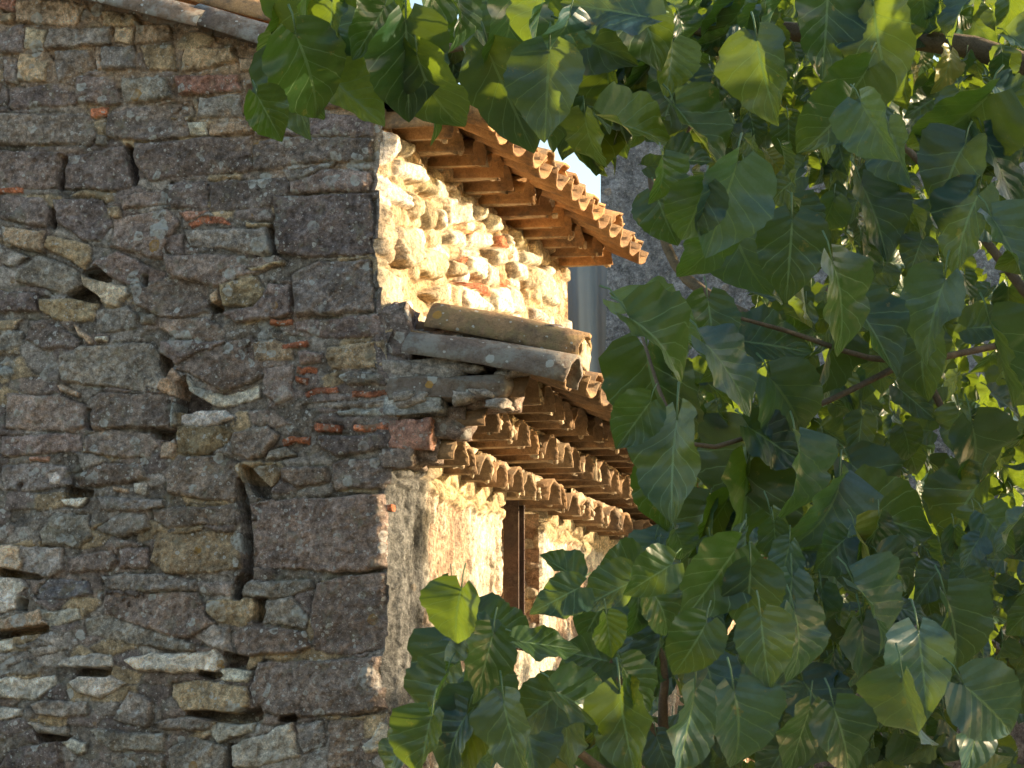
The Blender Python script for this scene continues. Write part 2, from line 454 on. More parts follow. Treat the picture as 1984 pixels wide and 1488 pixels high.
HOLES = """
B 430,75 500,55 548,112 470,92
B 350,180 415,148 505,214 440,206
B 1068,240 1118,222 1115,258 1072,262
B 822,500 866,530 842,600 824,588
B 903,640 935,608 955,685 1045,740 955,772 903,766
B 768,866 892,878 862,918 782,905
B 345,1162 462,1182 460,1195 340,1195
B 1238,1062 1270,1080 1362,1172 1360,1206 1295,1190 1245,1110
C 1205,30 1225,100 1260,200 1262,380 1275,520 1232,560 1215,622 1188,622 1207,540 1240,500 1234,350 1232,240 1208,120
C 390,990 550,990 540,1012 390,1012
C 950,1212 1200,1216 1312,1192 1322,1232 1212,1258 1080,1242
C 1142,922 1250,932 1232,976 1152,970
C 1300,632 1338,632 1310,752 1293,742
C 0,802 230,774 232,790 0,816
C 200,1325 345,1336 210,1346
C 0,488 200,520 0,512
C 1162,1378 1178,1488 1152,1488
C 1425,1242 1492,1222 1482,1242
C 1000,1002 1118,1018 1060,1030
C 96,640 126,642 120,680 92,680
A 1375,1170 1388,1170 1392,1280 1384,1278
A 312,800 326,800 310,950 302,940
A 648,740 668,760 694,910 684,930
A 270,1060 284,1080 276,1150 262,1140
A 735,1400 745,1400 742,1440 732,1440
B 445,770 465,775 462,860 450,850
B 95,1150 105,1150 100,1160 95,1160
"""
STONES_D = """
c 130,225 230,250 250,380 200,455 150,440
c 255,265 345,320 350,400 270,370
c 260,410 375,440 385,560 245,510
c 150,480 240,540 330,630 330,710 260,700 155,600
y 335,600 400,640 405,760 360,790 330,740
y 150,630 250,740 270,900 240,1060 160,960
y 270,820 360,830 405,940 390,1050 300,1090 260,1030
y 410,980 480,960 560,1000 560,1090 520,1160 460,1150 410,1090
y 390,460 480,520 490,640 420,610
y 420,650 490,690 490,840 440,850
c 500,520 570,560 560,680 510,640
c 580,560 650,570 650,620 580,610
c 590,650 700,670 720,800 600,820
c 530,710 585,720 580,820 550,850
c 590,840 700,850 700,960 580,930
c 705,850 830,870 830,970 705,960
c 740,700 790,720 780,800 740,790
c 800,730 860,760 885,870 830,850
c 830,975 920,970 930,1060 860,1080
r 670,845 715,850 710,870 680,865
c 930,870 960,900 1000,1000 960,1010
y 970,850 1050,900 1070,980 1000,960
c 1040,990 1110,990 1120,1070 1040,1060
c 980,1050 1050,1060 1070,1170 1000,1150
y 1060,1090 1120,1120 1120,1220 1070,1210
c 1140,1060 1200,1120 1250,1220 1250,1330 1170,1270
c 1200,1070 1250,1080 1250,1140 1210,1130
c 700,1200 760,1220 830,1330 830,1370 700,1340
c 950,1180 1020,1250 1040,1380 950,1380
c 780,1040 870,1080 900,1200 800,1190
c 850,1220 940,1200 940,1380 860,1350
y 600,1030 650,1060 660,1150 600,1130
r 640,1040 690,1020 680,1070 645,1065
r 650,1180 780,1180 830,1270 760,1225
y 450,1240 590,1180 600,1320 500,1290
c 1110,1330 1200,1350 1240,1420 1110,1410
y 160,1060 270,1130 300,1280 250,1380 150,1340
c 690,1000 770,1010 780,1160 700,1100
r 870,890 910,900 930,970 890,950
r 890,1120 950,1170 930,1200 900,1180
"""
def parse(txt, fixed=None):
    out = []
    for ln in txt.strip().splitlines():
        h, *ps = ln.split()
        reg = h[0] if fixed is None else fixed
        col = (h[1] if len(h) > 1 else None) if fixed is None else h
        ox, oy, s = OFF[reg]
        out.append((col, [(float(p.split(',')[0])/s+ox, float(p.split(',')[1])/s+oy) for p in ps]))
    return out
def relief(U, W, stones, holes, s, base_col, cell=(.17, .085), fill_h=.02, hmax=.045, rr=.03, fillcols='bdgo', mdepth=-.03):
    wx = fbm(U*8, W*8, s+50, 4)*.020+fbm(U*34, W*34, s+51, 3)*.006
    wy = fbm(U*8+40, W*8, s+52, 4)*.015+fbm(U*34, W*34+9, s+53, 3)*.005
    X = U+wx; Y = W+wy
    H = mdepth+fbm(U*7, W*7, s, 6, .62)*.030+fbm(U*45, W*45, s+2, 3)*.008
    colr = np.ones(U.shape+(3,))*np.array(base_col)*(1+.25*fbm(U*8, W*8, s+3, 4))[..., None]
    # small packing stones
    _, e, cid = voro(X/cell[0]+.35*fbm(U*5, W*5, s+9, 2), Y/cell[1], s+21)
    p = np.clip(e/.45, 0, 1); p = np.sqrt(np.clip(1-(1-p)**2, 0, 1))
    hf = mdepth+.004+(fill_h*(.2+1.1*((cid*7.3) % 1)))*p+fbm(U*16, W*16, s+5, 4)*.006
    on = (cid > .3) & (hf > H)
    H = np.where(on, hf, H)
    fc = np.array([COL[c] for c in fillcols]); fi = (cid*997).astype(int) % len(fc)
    k = (on*np.clip(p*2-.5, 0, 1))[..., None]
    colr = colr*(1-k)+fc[fi]*(.85+.3*((cid*31) % 1))[..., None]*k
    rg = random.Random(s)
    out_d = np.full(U.shape, 9.)
    ua = U[0]; wa = W[:, 0]
    for col, P in stones:
        P = np.array(P); lo = P.min(0)-.06; hi = P.max(0)+.06
        i0, i1 = np.searchsorted(ua, [lo[0], hi[0]]); j0, j1 = np.searchsorted(wa, [lo[1], hi[1]])
        if i1-i0 < 2 or j1-j0 < 2: continue
        sl = (slice(j0, j1), slice(i0, i1)); x = X[sl]; y = Y[sl]
        d = polysd(x, y, P)
        size = min(hi-lo)-.12
        r = min(rr*(.7+.6*rg.random()), size*.42+.004)
        hs = hmax*(.45+.65*rg.random())*(.75 if col == 'r' else 1)
        if col == 'r': r = .006
        q = np.clip((d+.004)/r, 0, 1); prof = (1-(1-q)**2.4)**.55
        c = P.mean(0); tx, ty = rg.uniform(-.12, .12), rg.uniform(-.10, .16)
        seed = rg.randrange(999)
        top = hs+(x-c[0])*tx-(y-c[1])*ty+fbm(x*9, y*9, seed, 5, .6)*.026-np.abs(fbm(x*18, y*18, seed+5, 4))*.018+fbm(x*60, y*60, seed+6, 2)*.005
        h = mdepth*1.3+(top-mdepth*1.3)*prof
        hh = H[sl]; on = (q > 0.02) & (h > hh-.02); H[sl] = np.where(on, h, hh)
        tint = np.array(COL[col])*rg.uniform(.78, 1.3)*np.array([1, rg.uniform(.97, 1.03), rg.uniform(.95, 1.05)])
        cc = tint*(1+.22*fbm(x*7, y*7, seed+8, 4))[..., None]
        k = (np.clip(q*3, 0, 1)*on)[..., None]
        colr[sl] = colr[sl]*(1-k)+cc*k
        out_d[sl] = np.minimum(out_d[sl], np.maximum(-d, 0))
    H = H-.014*np.exp(-(out_d/.012)**2)*(out_d > .001)*np.clip(.6+1.6*fbm(U*4, W*4, s+60, 3), 0, 1.3)
    for P in holes:
        P = np.array(P); lo = P.min(0)-.03; hi = P.max(0)+.03
        i0, i1 = np.searchsorted(ua, [lo[0], hi[0]]); j0, j1 = np.searchsorted(wa, [lo[1], hi[1]])
        if i1-i0 < 2 or j1-j0 < 2: continue
        sl = (slice(j0, j1), slice(i0, i1)); d = polysd(U[sl]+wx[sl]*.5, W[sl]+wy[sl]*.5, P)
        q = np.clip((d+.014)/.008, 0, 1)
        H[sl] = H[sl]*(1-q)+(-.14)*q
    return H, np.clip(colr, .01, .9)
def grid_faces(nj, ni, keep=None):
    i = np.arange(nj*ni).reshape(nj, ni)
    Fq = np.stack([i[:-1, :-1], i[:-1, 1:], i[1:, 1:], i[1:, :-1]], -1).reshape(-1, 4)
    return Fq if keep is None else Fq[keep.ravel()]
def compact(V, Fq, *arrs):
    used = np.unique(Fq); m = np.full(len(V), -1); m[used] = np.arange(len(used))
    return (V[used], m[Fq])+tuple(a[used] for a in arrs)

# ------------------------------------------------------------------ ground
gm, t, p = mat("gravel_ground"); co = N(t, "ShaderNodeTexCoord").outputs["Object"]
t.links.new(mix(t, (.34, .28, .2), (.2, .17, .12), noise(t, co, 3, 8, .7)), p.inputs["Base Color"]); p.inputs["Roughness"].default_value = .95
bump(t, p, noise(t, co, 30, 6), .02)
g = mesh_np("ground", [(-300, -300, 0), (300, -300, 0), (300, 300, 0), (-300, 300, 0)], [(0, 1, 2, 3)], gm); g['kind'] = 'structure'

# ------------------------------------------------------------------ the house
house = empty("stone_house", "old rubble stone house with crumbling gable, sunlit side wall and terracotta tiled double eaves", "house", (0, 0, 0))
# reference heights
a1 = on_y(165, 0); a2 = on_y(540, 108)
RS = (a2[2]-a1[2])/(a2[0]-a1[0])                    # verge slope
def zroof(x): return a1[2]+(x-a1[0])*RS
ZW = on_x(735, 250)[2]                              # top of the upper side wall
ZL = on_y(745, 893)[2]                              # top of the lower side wall
LU, LL = 3.45, 9.0                                  # lengths of upper and lower side walls
XL = .05; XW = .11                                            # lower wall stands a little proud
ZJ = on_y(735, 600)[2]                              # where the lower roof meets the upper wall
def cornx(z):
    return np.where(z < ZJ-.02, XL, 0.0)+fbm(z*5, z*0+3, 77, 4)*.026+fbm(z*22, z*0+1, 78, 3)*.010+(_hash(np.floor(z*4.3), z*0, 5)-.5)*.030
def corny(z): return .01+fbm(z*6, z*0+9, 79, 4)*.014
# gable face
xl = on_y(-30, 744)[0]
ua = np.r_[np.linspace(-6.2, xl, 90)[:-1], np.linspace(xl, 0, 520)]
zb = on_y(300, 1520)[2]; zt = zroof(xl)+.1
wa = np.r_[np.linspace(0, zb, 60)[:-1], np.linspace(zb, zt, 860), np.linspace(zt, zroof(-6.2)+.1, 60)[1:]]
U, W = np.meshgrid(ua, wa)
def P_y(P): return [(lambda q: (q[0], q[2]))(on_y(x, y)) for x, y in P]
st = [(c, P_y(P)) for c, P in parse(STONES)]
ho = [P_y(P) for c, P in parse(HOLES)]
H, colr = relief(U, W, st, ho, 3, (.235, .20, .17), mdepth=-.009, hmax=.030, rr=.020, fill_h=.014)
# warmer, cleaner bedding mortar high up near the verge
tm = np.clip((W-(zroof(U)-.62)+.25*fbm(U*2, W*2, 71, 3))/.35, 0, 1)*np.clip((.012-H)/.012, 0, 1)
colr = colr*(1-tm[..., None])+np.array((.44, .31, .21))*(1+.3*fbm(U*9, W*9, 72, 3))[..., None]*tm[..., None]
zz = W
k = np.clip(1+U/.05, 0, 1)**2
Yg = -(H*(1-k)+corny(zz)*k)
Xg = U+cornx(zz)*np.clip(1+U/.25, 0, 1)**1.5
V = np.stack([Xg, Yg, W], -1).reshape(-1, 3)
uc = (U[:-1, :-1]+U[1:, 1:])/2; wc = (W[:-1, :-1]+W[1:, 1:])/2
Fq = grid_faces(len(wa), len(ua), wc < zroof(uc)+.02)
V, Fq, cc = compact(V, Fq, colr.reshape(-1, 3))
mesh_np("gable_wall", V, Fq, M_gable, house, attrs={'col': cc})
# upper side wall
def P_x(P, x=0.0): return [(lambda q: (q[1], q[2]))(on_x(a, b, x)) for a, b in P]
ya = np.linspace(0, LU, 420); za = np.linspace(ZJ-.6, ZW+.12, 300)
U, W = np.meshgrid(ya, za)
st = [(c, P_x(P)) for c, P in parse(STONES_D, 'D')]
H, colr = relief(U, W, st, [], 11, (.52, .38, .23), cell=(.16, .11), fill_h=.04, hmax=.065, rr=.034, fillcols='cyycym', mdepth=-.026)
k = np.clip(1-U/.05, 0, 1)**2
V = np.stack([H*(1-k)+cornx(W)*k, U-corny(W)*np.clip(1-U/.2, 0, 1), W], -1).reshape(-1, 3)
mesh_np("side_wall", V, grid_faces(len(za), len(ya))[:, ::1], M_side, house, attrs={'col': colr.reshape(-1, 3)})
# end of the upper wall (returns away from the side wall)
xa = np.linspace(-1.2, 0, 80); U, W = np.meshgrid(xa, za)
H2, c2 = relief(U, W, [], [], 19, (.42, .30, .18), cell=(.2, .12), fill_h=.04, fillcols='cyyt')
V = np.stack([U, LU+H2*np.clip(-U/.05, 0, 1), W], -1).reshape(-1, 3)
mesh_np("end_wall", V, grid_faces(len(za), len(xa)), M_side, house, attrs={'col': c2.reshape(-1, 3)})
# lower side wall with window opening
w0 = on_x(966, 985, XW); w1 = on_x(1044, 985, XW); wsill = on_x(1005, 1262, XW)[2]
wy0, wy1 = w0[1], w1[1]
ya = np.r_[np.linspace(0, 3.2, 560)[:-1], np.linspace(3.2, LL, 200)]; za = np.r_[np.linspace(0, 1.3, 30)[:-1], np.linspace(1.3, ZL+.08, 420)]
U, W = np.meshgrid(ya, za)
n1 = fbm(U*4, W*2.2, 31, 5); n2 = fbm(U*24, W*9, 32, 5); n3 = fbm(U*70, W*30, 33, 3)
pl = np.clip((n1+.3*n2+.10*n3+.02+.25*(W-(ZL-.9)))*6, 0, 1)                # 1 = plaster kept
_, e, cid = voro(U/.16, W/.11, 35)
ru = np.sqrt(np.clip(1-(1-np.clip(e/.4, 0, 1))**2, 0, 1))
toprow = np.clip((W-(ZL-.12+.05*fbm(U*6, U*0, 36, 3)))/.02, 0, 1)
H = pl*.018+n2*.014+n3*.007+fbm(U*14, W*3, 46, 3)*.008+(1-pl)*ru*.006
H = H*(1-toprow)+(ru*.05-.01+n3*.006)*toprow
pc = np.array((.68, .60, .46)); bc = np.array((.46, .32, .22))
colr = (bc*(1-pl)[..., None]+pc*pl[..., None])*(1+.35*n2+.2*n3)[..., None]
colr = colr*(1-toprow)[..., None]+np.array((.6, .47, .28))*(.7+.6*cid)[..., None]*toprow[..., None]
# cement run down the corner, coloured darker to stand for shade there
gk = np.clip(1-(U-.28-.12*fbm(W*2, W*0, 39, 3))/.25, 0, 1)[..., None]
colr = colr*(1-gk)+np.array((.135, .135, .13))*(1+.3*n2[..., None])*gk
ee = (fbm(W*14, W*0, 44, 3)*.02)
win = (U > wy0+ee) & (U < wy1+ee) & (W > wsill+ee)
H = np.where(win, -.32, H)
k = np.clip(1-U/.05, 0, 1)**2
V = np.stack([(XL+(XW-XL)*(1-np.clip(1-U/.4, 0, 1)**2)+H)*(1-k)+cornx(W)*k, U-corny(W)*np.clip(1-U/.2, 0, 1), W], -1).reshape(-1, 3)
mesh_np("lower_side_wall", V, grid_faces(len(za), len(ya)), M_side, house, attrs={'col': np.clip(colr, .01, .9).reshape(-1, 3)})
# window: far jamb of broken brick, iron post, sill, dark opening pane
xa = np.linspace(XW-.33, XW+.005, 50); zw = np.linspace(wsill-.02, ZL, 160); U, W = np.meshgrid(xa, zw)
H, colr = relief(U, W, [], [], 61, (.38, .24, .15), cell=(.10, .07), fill_h=.05, fillcols='mycyt')
V = np.stack([U, wy1-.03-H*.6, W], -1).reshape(-1, 3)
win_o = mesh_np("window", V, grid_faces(len(zw), len(xa)), M_side, house, attrs={'col': colr.reshape(-1, 3)})
win_o['label'] = "narrow window opening with crumbling brick jamb"
b = MB()
q = on_x(1000, 1000, XW); py = q[1]; ztop = ZL+.02; zbt = on_x(1010, 1262, XW)[2]
for (dx, dy, hx, hy) in ((0, 0, .012, .055), (.03, .055, .04, .008), (.03, -.055, .04, .008)):
    b.add([(XW-.04+dx+sx*hx, py+dy+sy*hy, z) for z in (zbt, ztop) for sx, sy in ((-1, -1), (1, -1), (1, 1), (-1, 1))],
          [(0, 3, 2, 1), (4, 5, 6, 7), (0, 1, 5, 4), (1, 2, 6, 5), (2, 3, 7, 6), (3, 0, 4, 7)])
for i in range(14):
    z = zbt+(i+.5)*(ztop-zbt)/14
    rough_box(b, (XW+.028, py+.055, z), (.007, .012, .007), n=2, amp=.001, rnd=1)
o = b.build("iron_post", M_iron, win_o, smooth=False); o['label'] = "rusty iron channel post standing in the window"
b = MB(); rough_box(b, (XW-.17, (wy0+wy1)/2, wsill-.02), (.17, (wy1-wy0)/2+.06, .028), amp=.02, n=8, seed=4)
b.build("window_sill", M_tile2, win_o)
# core so that the house is solid and lets no light through
b = MB()
def box(b, x0, x1, y0, y1, z0, z1):
    b.add([(x, y, z) for z in (z0, z1) for x, y in ((x0, y0), (x1, y0), (x1, y1), (x0, y1))],
          [(0, 3, 2, 1), (4, 5, 6, 7), (0, 1, 5, 4), (1, 2, 6, 5), (2, 3, 7, 6), (3, 0, 4, 7)])
def wedge(b, x0, x1, y0, y1, z0, za_, zb_):
    b.add([(x0, y0, z0), (x1, y0, z0), (x1, y1, z0), (x0, y1, z0), (x0, y0, za_), (x1, y0, zb_), (x1, y1, zb_), (x0, y1, za_)],
          [(0, 3, 2, 1), (4, 5, 6, 7), (0, 1, 5, 4), (1, 2, 6, 5), (2, 3, 7, 6), (3, 0, 4, 7)])
wedge(b, -6.15, -.25, .24, LU-.1, 0, zroof(-6.15)-.12, zroof(-.25)-.16)
wedge(b, -6.1, -.32, LU-.1, LL-.1, 0, ZL+.5-(-6.1)*.3, ZL+.52)
b.build("inner_masonry", M_plain, house, smooth=False, attrs={'col': np.tile((.06, .05, .045), (16, 1))})

# ------------------------------------------------------------------ canal tiles
def canal(mb, p0, p1, r0, r1, h=.75, th=.013, flip=False, ns=10, nl=4, seed=0, jag=.006, arc=pi, sag=0.0):
    """half round tile from p0 to p1, radii r0 -> r1; opening downwards unless flip"""
    rg = random.Random(seed*31+7)
    p0 = np.array(p0, float); p1 = np.array(p1, float); d = p1-p0; L = np.linalg.norm(d); d /= L
    side = np.cross(d, [0, 0, 1.]); side /= np.linalg.norm(side); u = np.cross(side, d)
    if flip: u = -u
    V = []; Fc = []
    jj = [rg.uniform(-1, 1)*jag for _ in range(ns+1)]
    for l in range(nl+1):
        f = l/nl; c = p0+d*L*f+np.array([0, 0, -sag*4*f*(1-f)]); r = r0+(r1-r0)*f
        for q in range(2):
            rr = r-(th if q else 0)
            for s in range(ns+1):
                a = (pi-arc)/2+arc*s/ns
                dev = 1+.02*sin(a*3+seed)
                V.append(c+side*cos(a)*rr*dev+u*sin(a)*rr*h*dev+d*(jj[s] if l == nl else 0)+u*rg.uniform(-1, 1)*.0012)
    n = ns+1
    for l in range(nl):
        o = l*2*n; o2 = o+2*n
        for s in range(ns):
            Fc.append((o+s, o2+s, o2+s+1, o+s+1)); Fc.append((o+n+s, o+n+s+1, o2+n+s+1, o2+n+s))
        Fc.append((o, o+n, o2+n, o2)); Fc.append((o+ns, o2+ns, o2+n+ns, o+n+ns))
    for s in range(ns):
        Fc.append((s, s+1, n+s+1, n+s)); o = nl*2*n; Fc.append((o+s, o+n+s, o+n+s+1, o+s+1))
    mb.add(V, Fc, rg.random())
def genoise(name, x0, xt, z, y0, y1, sp, mt, r=.105, h=.95, seed=0, rag=.012, lab=None):
    """one row of eave tiles with the mortar between their arches"""
    rg = random.Random(seed); tb = MB(); mo = MB()
    n = int((y1-y0)/sp); ns = 10
    info = []
    for i in range(n):
        y = y0+sp*(i+.5)+rg.uniform(-.012, .012); tip = xt+rg.uniform(-.032, .03); dz = rg.uniform(-.008, .008)
        rr = r*rg.uniform(.94, 1.05)
        info.append((y, tip, dz, rr))
        canal(tb, (x0-.05, y, z+dz+.01), (tip, y+rg.uniform(-.01, .01), z+dz), rr*.86, rr, h, .014, seed=seed*50+i, jag=rag*.6, nl=3)
    for i in range(0, n):
        ya, ta, da, ra = info[max(i, 0)]; yb, tb_, db, rb = info[min(i+1, n-1)]
        if i == n-1: yb += sp
        m = 7; prof = []
        for s in range(m): 
            a = pi/2-(pi/2)*s/(m-1); prof.append((ya+cos(a)*ra, z+da+sin(a)*ra*h))
        for s in range(m):
            a = pi-(pi/2)*s/(m-1); prof.append((yb+cos(a)*rb, z+db+sin(a)*rb*h))
        # ragged mortar end: the lowest points hang a bit under the tile edges
        top = z+r*h+.012
        xf = min(ta, tb_)-rg.uniform(.012, .05)
        xs = [x0-.05, xf-.10, xf-.03, xf]
        V = []; K = len(prof)
        for xi, x in enumerate(xs):
            for j, (py_, pz_) in enumerate(prof):
                w_ = (1 if xi == 3 else 0)
                V.append((x+w_*rg.uniform(-.03, .035), py_+rg.uniform(-.003, .003), pz_+(.004 if xi < 3 else rg.uniform(-.014, .006))))
            for j in range(K):
                V.append((x+(rg.uniform(-.01, .015) if xi == 3 else 0), prof[j][0], top+rg.uniform(-.004, .004)))
        Fc = []
        for xi in range(3):
            o = xi*2*K; o2 = o+2*K
            for j in range(K-1):
                Fc.append((o+j, o2+j, o2+j+1, o+j+1)); Fc.append((o+K+j, o+K+j+1, o2+K+j+1, o2+K+j))
        o = 3*2*K
        for j in range(K-1): Fc.append((o+j, o+K+j, o+K+j+1, o+j+1))
        mo.add(V, Fc)
        # crumbs of mortar stuck at the joint
        for c in range(2 if sp > .28 else 4):
            rough_box(mo, (xf+rg.uniform(0, .035), (ya+yb)/2+rg.uniform(-.02, .02), z+rg.uniform(-.005, .05)),
                      (rg.uniform(.008, .016), rg.uniform(.006, .016), rg.uniform(.01, .028)), n=2, amp=.008, seed=rg.randrange(99), rnd=.6)
    o = tb.build(name, mt, house); mo.build("mortar", M_mortar, o)
    if lab: o['label'] = lab
    return o
SP = .245
genoise("eave_tile_row", 0, .275, ZW+.005, -.02, LU+.02, .285, M_tile, r=.125, seed=3, lab="orange tile row tucked under the upper roof")
r1 = genoise("eave_tile_row", XL, XL+.28, ZL, .03, LL, .275, M_tile2, r=.12, h=1.0, seed=5, lab="lowest row of tiles under the lower roof")
r2 = genoise("eave_tile_row", XL, XL+.43, ZL+.155, .03, LL, .275, M_tile2, r=.12, h=1.0, seed=6, lab="middle row of tiles under the lower roof")
r3 = genoise("eave_tile_row", XL, XL+.62, ZL+.285, .03, LL, .275, M_tile2, r=.12, h=1.0, seed=8, lab="top row of tiles under the lower roof")
def roof(name, xe, ze, slope, xs, y0, y1, mt, seed, lab, skip=0):
    """pans and covers up the slope from the eave at x=xe"""
    rg = random.Random(seed); tb = MB(); n = int(round((y1-y0)/SP)); th = math.atan(slope)
    L = .42; rows = int((xe-xs)/cos(th)/.36)+1
    for i in range(n):
        for j in range(rows):
            a = xe-j*.36*cos(th); za_ = ze+j*.36*sin(th)
            yj = rg.uniform(-.012, .012)
            up = .018 if j else 0
            y = y0+SP*(i+.5)+yj
            e = rg.uniform(-.03, .03) if j == 0 else 0
            if i >= skip:
                canal(tb, (a-L*cos(th), y, za_+L*sin(th)+.012+.1), (a+e, y, za_+up*0+.1), .088, .112, .85, .014, flip=True, seed=i*37+j, ns=8, nl=2)
            if i < n-1 or True:
                y2 = y+SP/2
                canal(tb, (a-L*cos(th), y2, za_+L*sin(th)+.075), (a-(.07 if j == 0 else .03)+rg.uniform(-.045, .03), y2, za_+.088), .085, .108, .95, .014, seed=i*41+j+500, ns=8, nl=2, jag=.018)
    o = tb.build(name, mt, house); o['label'] = lab; return o
SL = -RS
ru = roof("roof", .52, ZW-.015, SL, -3.6, .03, LU+.05, M_tile, 21, "upper roof of orange canal tiles")
rl = roof("lower_roof", XL+.87, ZL+.30, .27, XL-.05, .0, LL, M_tile2, 22, "lower roof of brown canal tiles", 0)
roof("lower_roof", XL-.15, ZL+.30+.27*1.02, .27, -3.6, LU+.1, LL, M_tile2, 23, "lower roof continuing past the end of the tall part")
# roof board under the tiles so no sky shows
b = MB()
b.add([(-6.2, .03, zroof(-6.2)+.03), (.30, .03, ZW+.115+.0), (.30, LU, ZW+.115), (-6.2, LU, zroof(-6.2)+.03),
       (-6.2, .03, zroof(-6.2)+.06), (.30, .03, ZW+.15), (.30, LU, ZW+.15), (-6.2, LU, zroof(-6.2)+.06)],
      [(0, 3, 2, 1), (4, 5, 6, 7), (0, 1, 5, 4), (1, 2, 6, 5), (2, 3, 7, 6), (3, 0, 4, 7)])
b.build("roof_bed", M_mortar, ru, smooth=False)
b = MB(); zz_ = ZL+.43; 
b.add([(XL-.08, .02, zz_+.27*.75), (XL+.66, .02, zz_), (XL+.66, LL, zz_), (XL-.08, LL, zz_+.27*.75),
       (XL-.08, .02, zz_+.27*.75+.03), (XL+.66, .02, zz_+.03), (XL+.66, LL, zz_+.03), (XL-.08, LL, zz_+.27*.75+.03)],
      [(0, 3, 2, 1), (4, 5, 6, 7), (0, 1, 5, 4), (1, 2, 6, 5), (2, 3, 7, 6), (3, 0, 4, 7)])
b.build("roof_bed", M_mortar, rl, smooth=False)
# verge of the upper gable: long lichened tiles on edge of the roof
def verge_tile(pa, pb, y, ra, rb, mt, seed, lab, name="verge_tile", **k):
    b = MB(); A = on_y(pa[0], pa[1], y); B = on_y(pb[0], pb[1], y)
    canal(b, A, B, ra, rb, 1.15, .016, seed=seed, ns=14, nl=8, jag=.008, **k)
    o = b.build(name, mt, house); o['label'] = lab; return o
verge_tile((-260, -120), (130, 0), -.09, .10, .11, M_tileg, 1, "grey lichened verge tile")
verge_tile((60, -20), (395, 62), -.085, .105, .10, M_tileg, 2, "long brown grey verge tile along the top of the gable")
verge_tile((375, 52), (660, 140), -.07, .10, .105, M_tileg, 3, "dark grey verge tile with pale lichen patch")
verge_tile((640, 120), (840, 190), -.06, .10, .105, M_tileo, 4, "verge tile at the corner under the leaves")
verge_tile((250, -24), (560, 58), .05, .10, .09, M_tile, 5, "orange tile on top of the verge")
verge_tile((540, 46), (860, 146), .05, .10, .09, M_tile, 6, "orange roof tile beside the leaves")
# verge of the lower roof, pieces standing on the corner
verge_tile((835, 640), (1128, 702), .16, .115, .12, M_tileo, 11, "ochre lichened canal tile at the top of the lower verge", sag=-.01)
verge_tile((790, 690), (1108, 748), .03, .10, .128, M_tileg, 12, "long grey lichened canal tile on the lower verge", sag=-.012)
b = MB()
def slab(b, px0, py0, px1, py1, y0, y1, seed, amp=.008):
    """flat rough slab seen edge on between two pixel corners"""
    A = on_y(px0, py0, y0); B = on_y(px1, py1, y0)
    c = (A+B)/2; c[1] = (y0+y1)/2
    rough_box(b, c, (abs(B[0]-A[0])/2, abs(y1-y0)/2, abs(A[2]-B[2])/2), amp=amp, n=9, seed=seed, rnd=.18)
def part(name, mt, lab, fn, cl=None):
    b = MB(); fn(b); nv = sum(len(v) for v in b.V)
    o = b.build(name, mt, house, attrs={'col': np.tile(COL[cl], (nv, 1))} if cl else None); o['label'] = lab; return o
part("mortar_bed", M_plain, "dark rubble packed between the two verge tiles", lambda b: (slab(b, 810, 640, 1085, 690, .10, .3, 2, .03), slab(b, 722, 588, 788, 690, -.02, .2, 3, .04), slab(b, 730, 660, 800, 745, -.01, .2, 13, .03), slab(b, 728, 790, 775, 850, -.015, .2, 23, .03)), 'd')
part("roof_slate", M_tileg, "wedge shaped grey slate under the verge tile", lambda b: slab(b, 742, 733, 985, 765, -.05, .3, 5, .018))
part("roof_slate", M_plain, "thin curved slate below the grey wedge", lambda b: slab(b, 738, 698, 900, 733, -.035, .3, 6, .02), 'g')
part("roof_slate", M_plain, "lowest pale slate on the corner", lambda b: slab(b, 738, 768, 855, 800, -.045, .2, 7, .015), 's')
part("corner_stone", M_plain, "reddish block beneath the slates at the corner", lambda b: slab(b, 750, 812, 836, 868, -.03, .2, 8, .02), 'R')
part("corner_stone", M_plain, "small stone under the reddish block", lambda b: slab(b, 736, 866, 800, 902, -.035, .2, 9, .02), 'b')
part("mortar_lump", M_mortar, "pale sunlit mortar plugging the end of the top verge tile", lambda b: (slab(b, 1098, 655, 1128, 712, .1, .24, 15, .02), slab(b, 1092, 640, 1120, 668, .13, .26, 16, .015)))
def _joint(b):
    rg = random.Random(4)
    for i in range(22):
        x = rg.uniform(800, 1080); y = 655+(x-790)*.15+rg.uniform(-10, 10); q = on_y(x, y, .12)
        rough_box(b, q, (rg.uniform(.02, .06), .05, rg.uniform(.012, .03)), (0, rg.uniform(-.1, .4), 0), amp=.02, n=4, seed=i, rnd=.6)
def _joint2(b):
    rg = random.Random(14)
    for i in range(14):
        x = rg.uniform(760, 1000); y = rg.uniform(742, 850)-(x-760)*.28; q = on_y(x, y, .02+rg.uniform(-.03, .06))
        rough_box(b, q, (rg.uniform(.05, .10), .07, rg.uniform(.015, .03)), (0, rg.uniform(-.3, .3), 0), amp=.02, n=4, seed=i+40, rnd=.6)
part("verge_mortar", M_plain, "crumbling grey mortar between the verge tiles", _joint, 'g')
part("verge_mortar", M_plain, "crumbling grey mortar among the slates at the corner", _joint2, 'g')
part("brick_chip", M_plain, "red brick chip in the corner joint", lambda b: slab(b, 740, 977, 759, 990, -.01, .1, 10, .006), 'r')
part("verge_filling", M_plain, "brown mortar closing the end of the lower eave", lambda b: (slab(b, 760, 845, 850, 895, .04, .16, 12, .02), slab(b, 780, 790, 905, 845, .04, .2, 13, .03), slab(b, 900, 745, 1000, 790, .05, .2, 14, .02)), 'b')

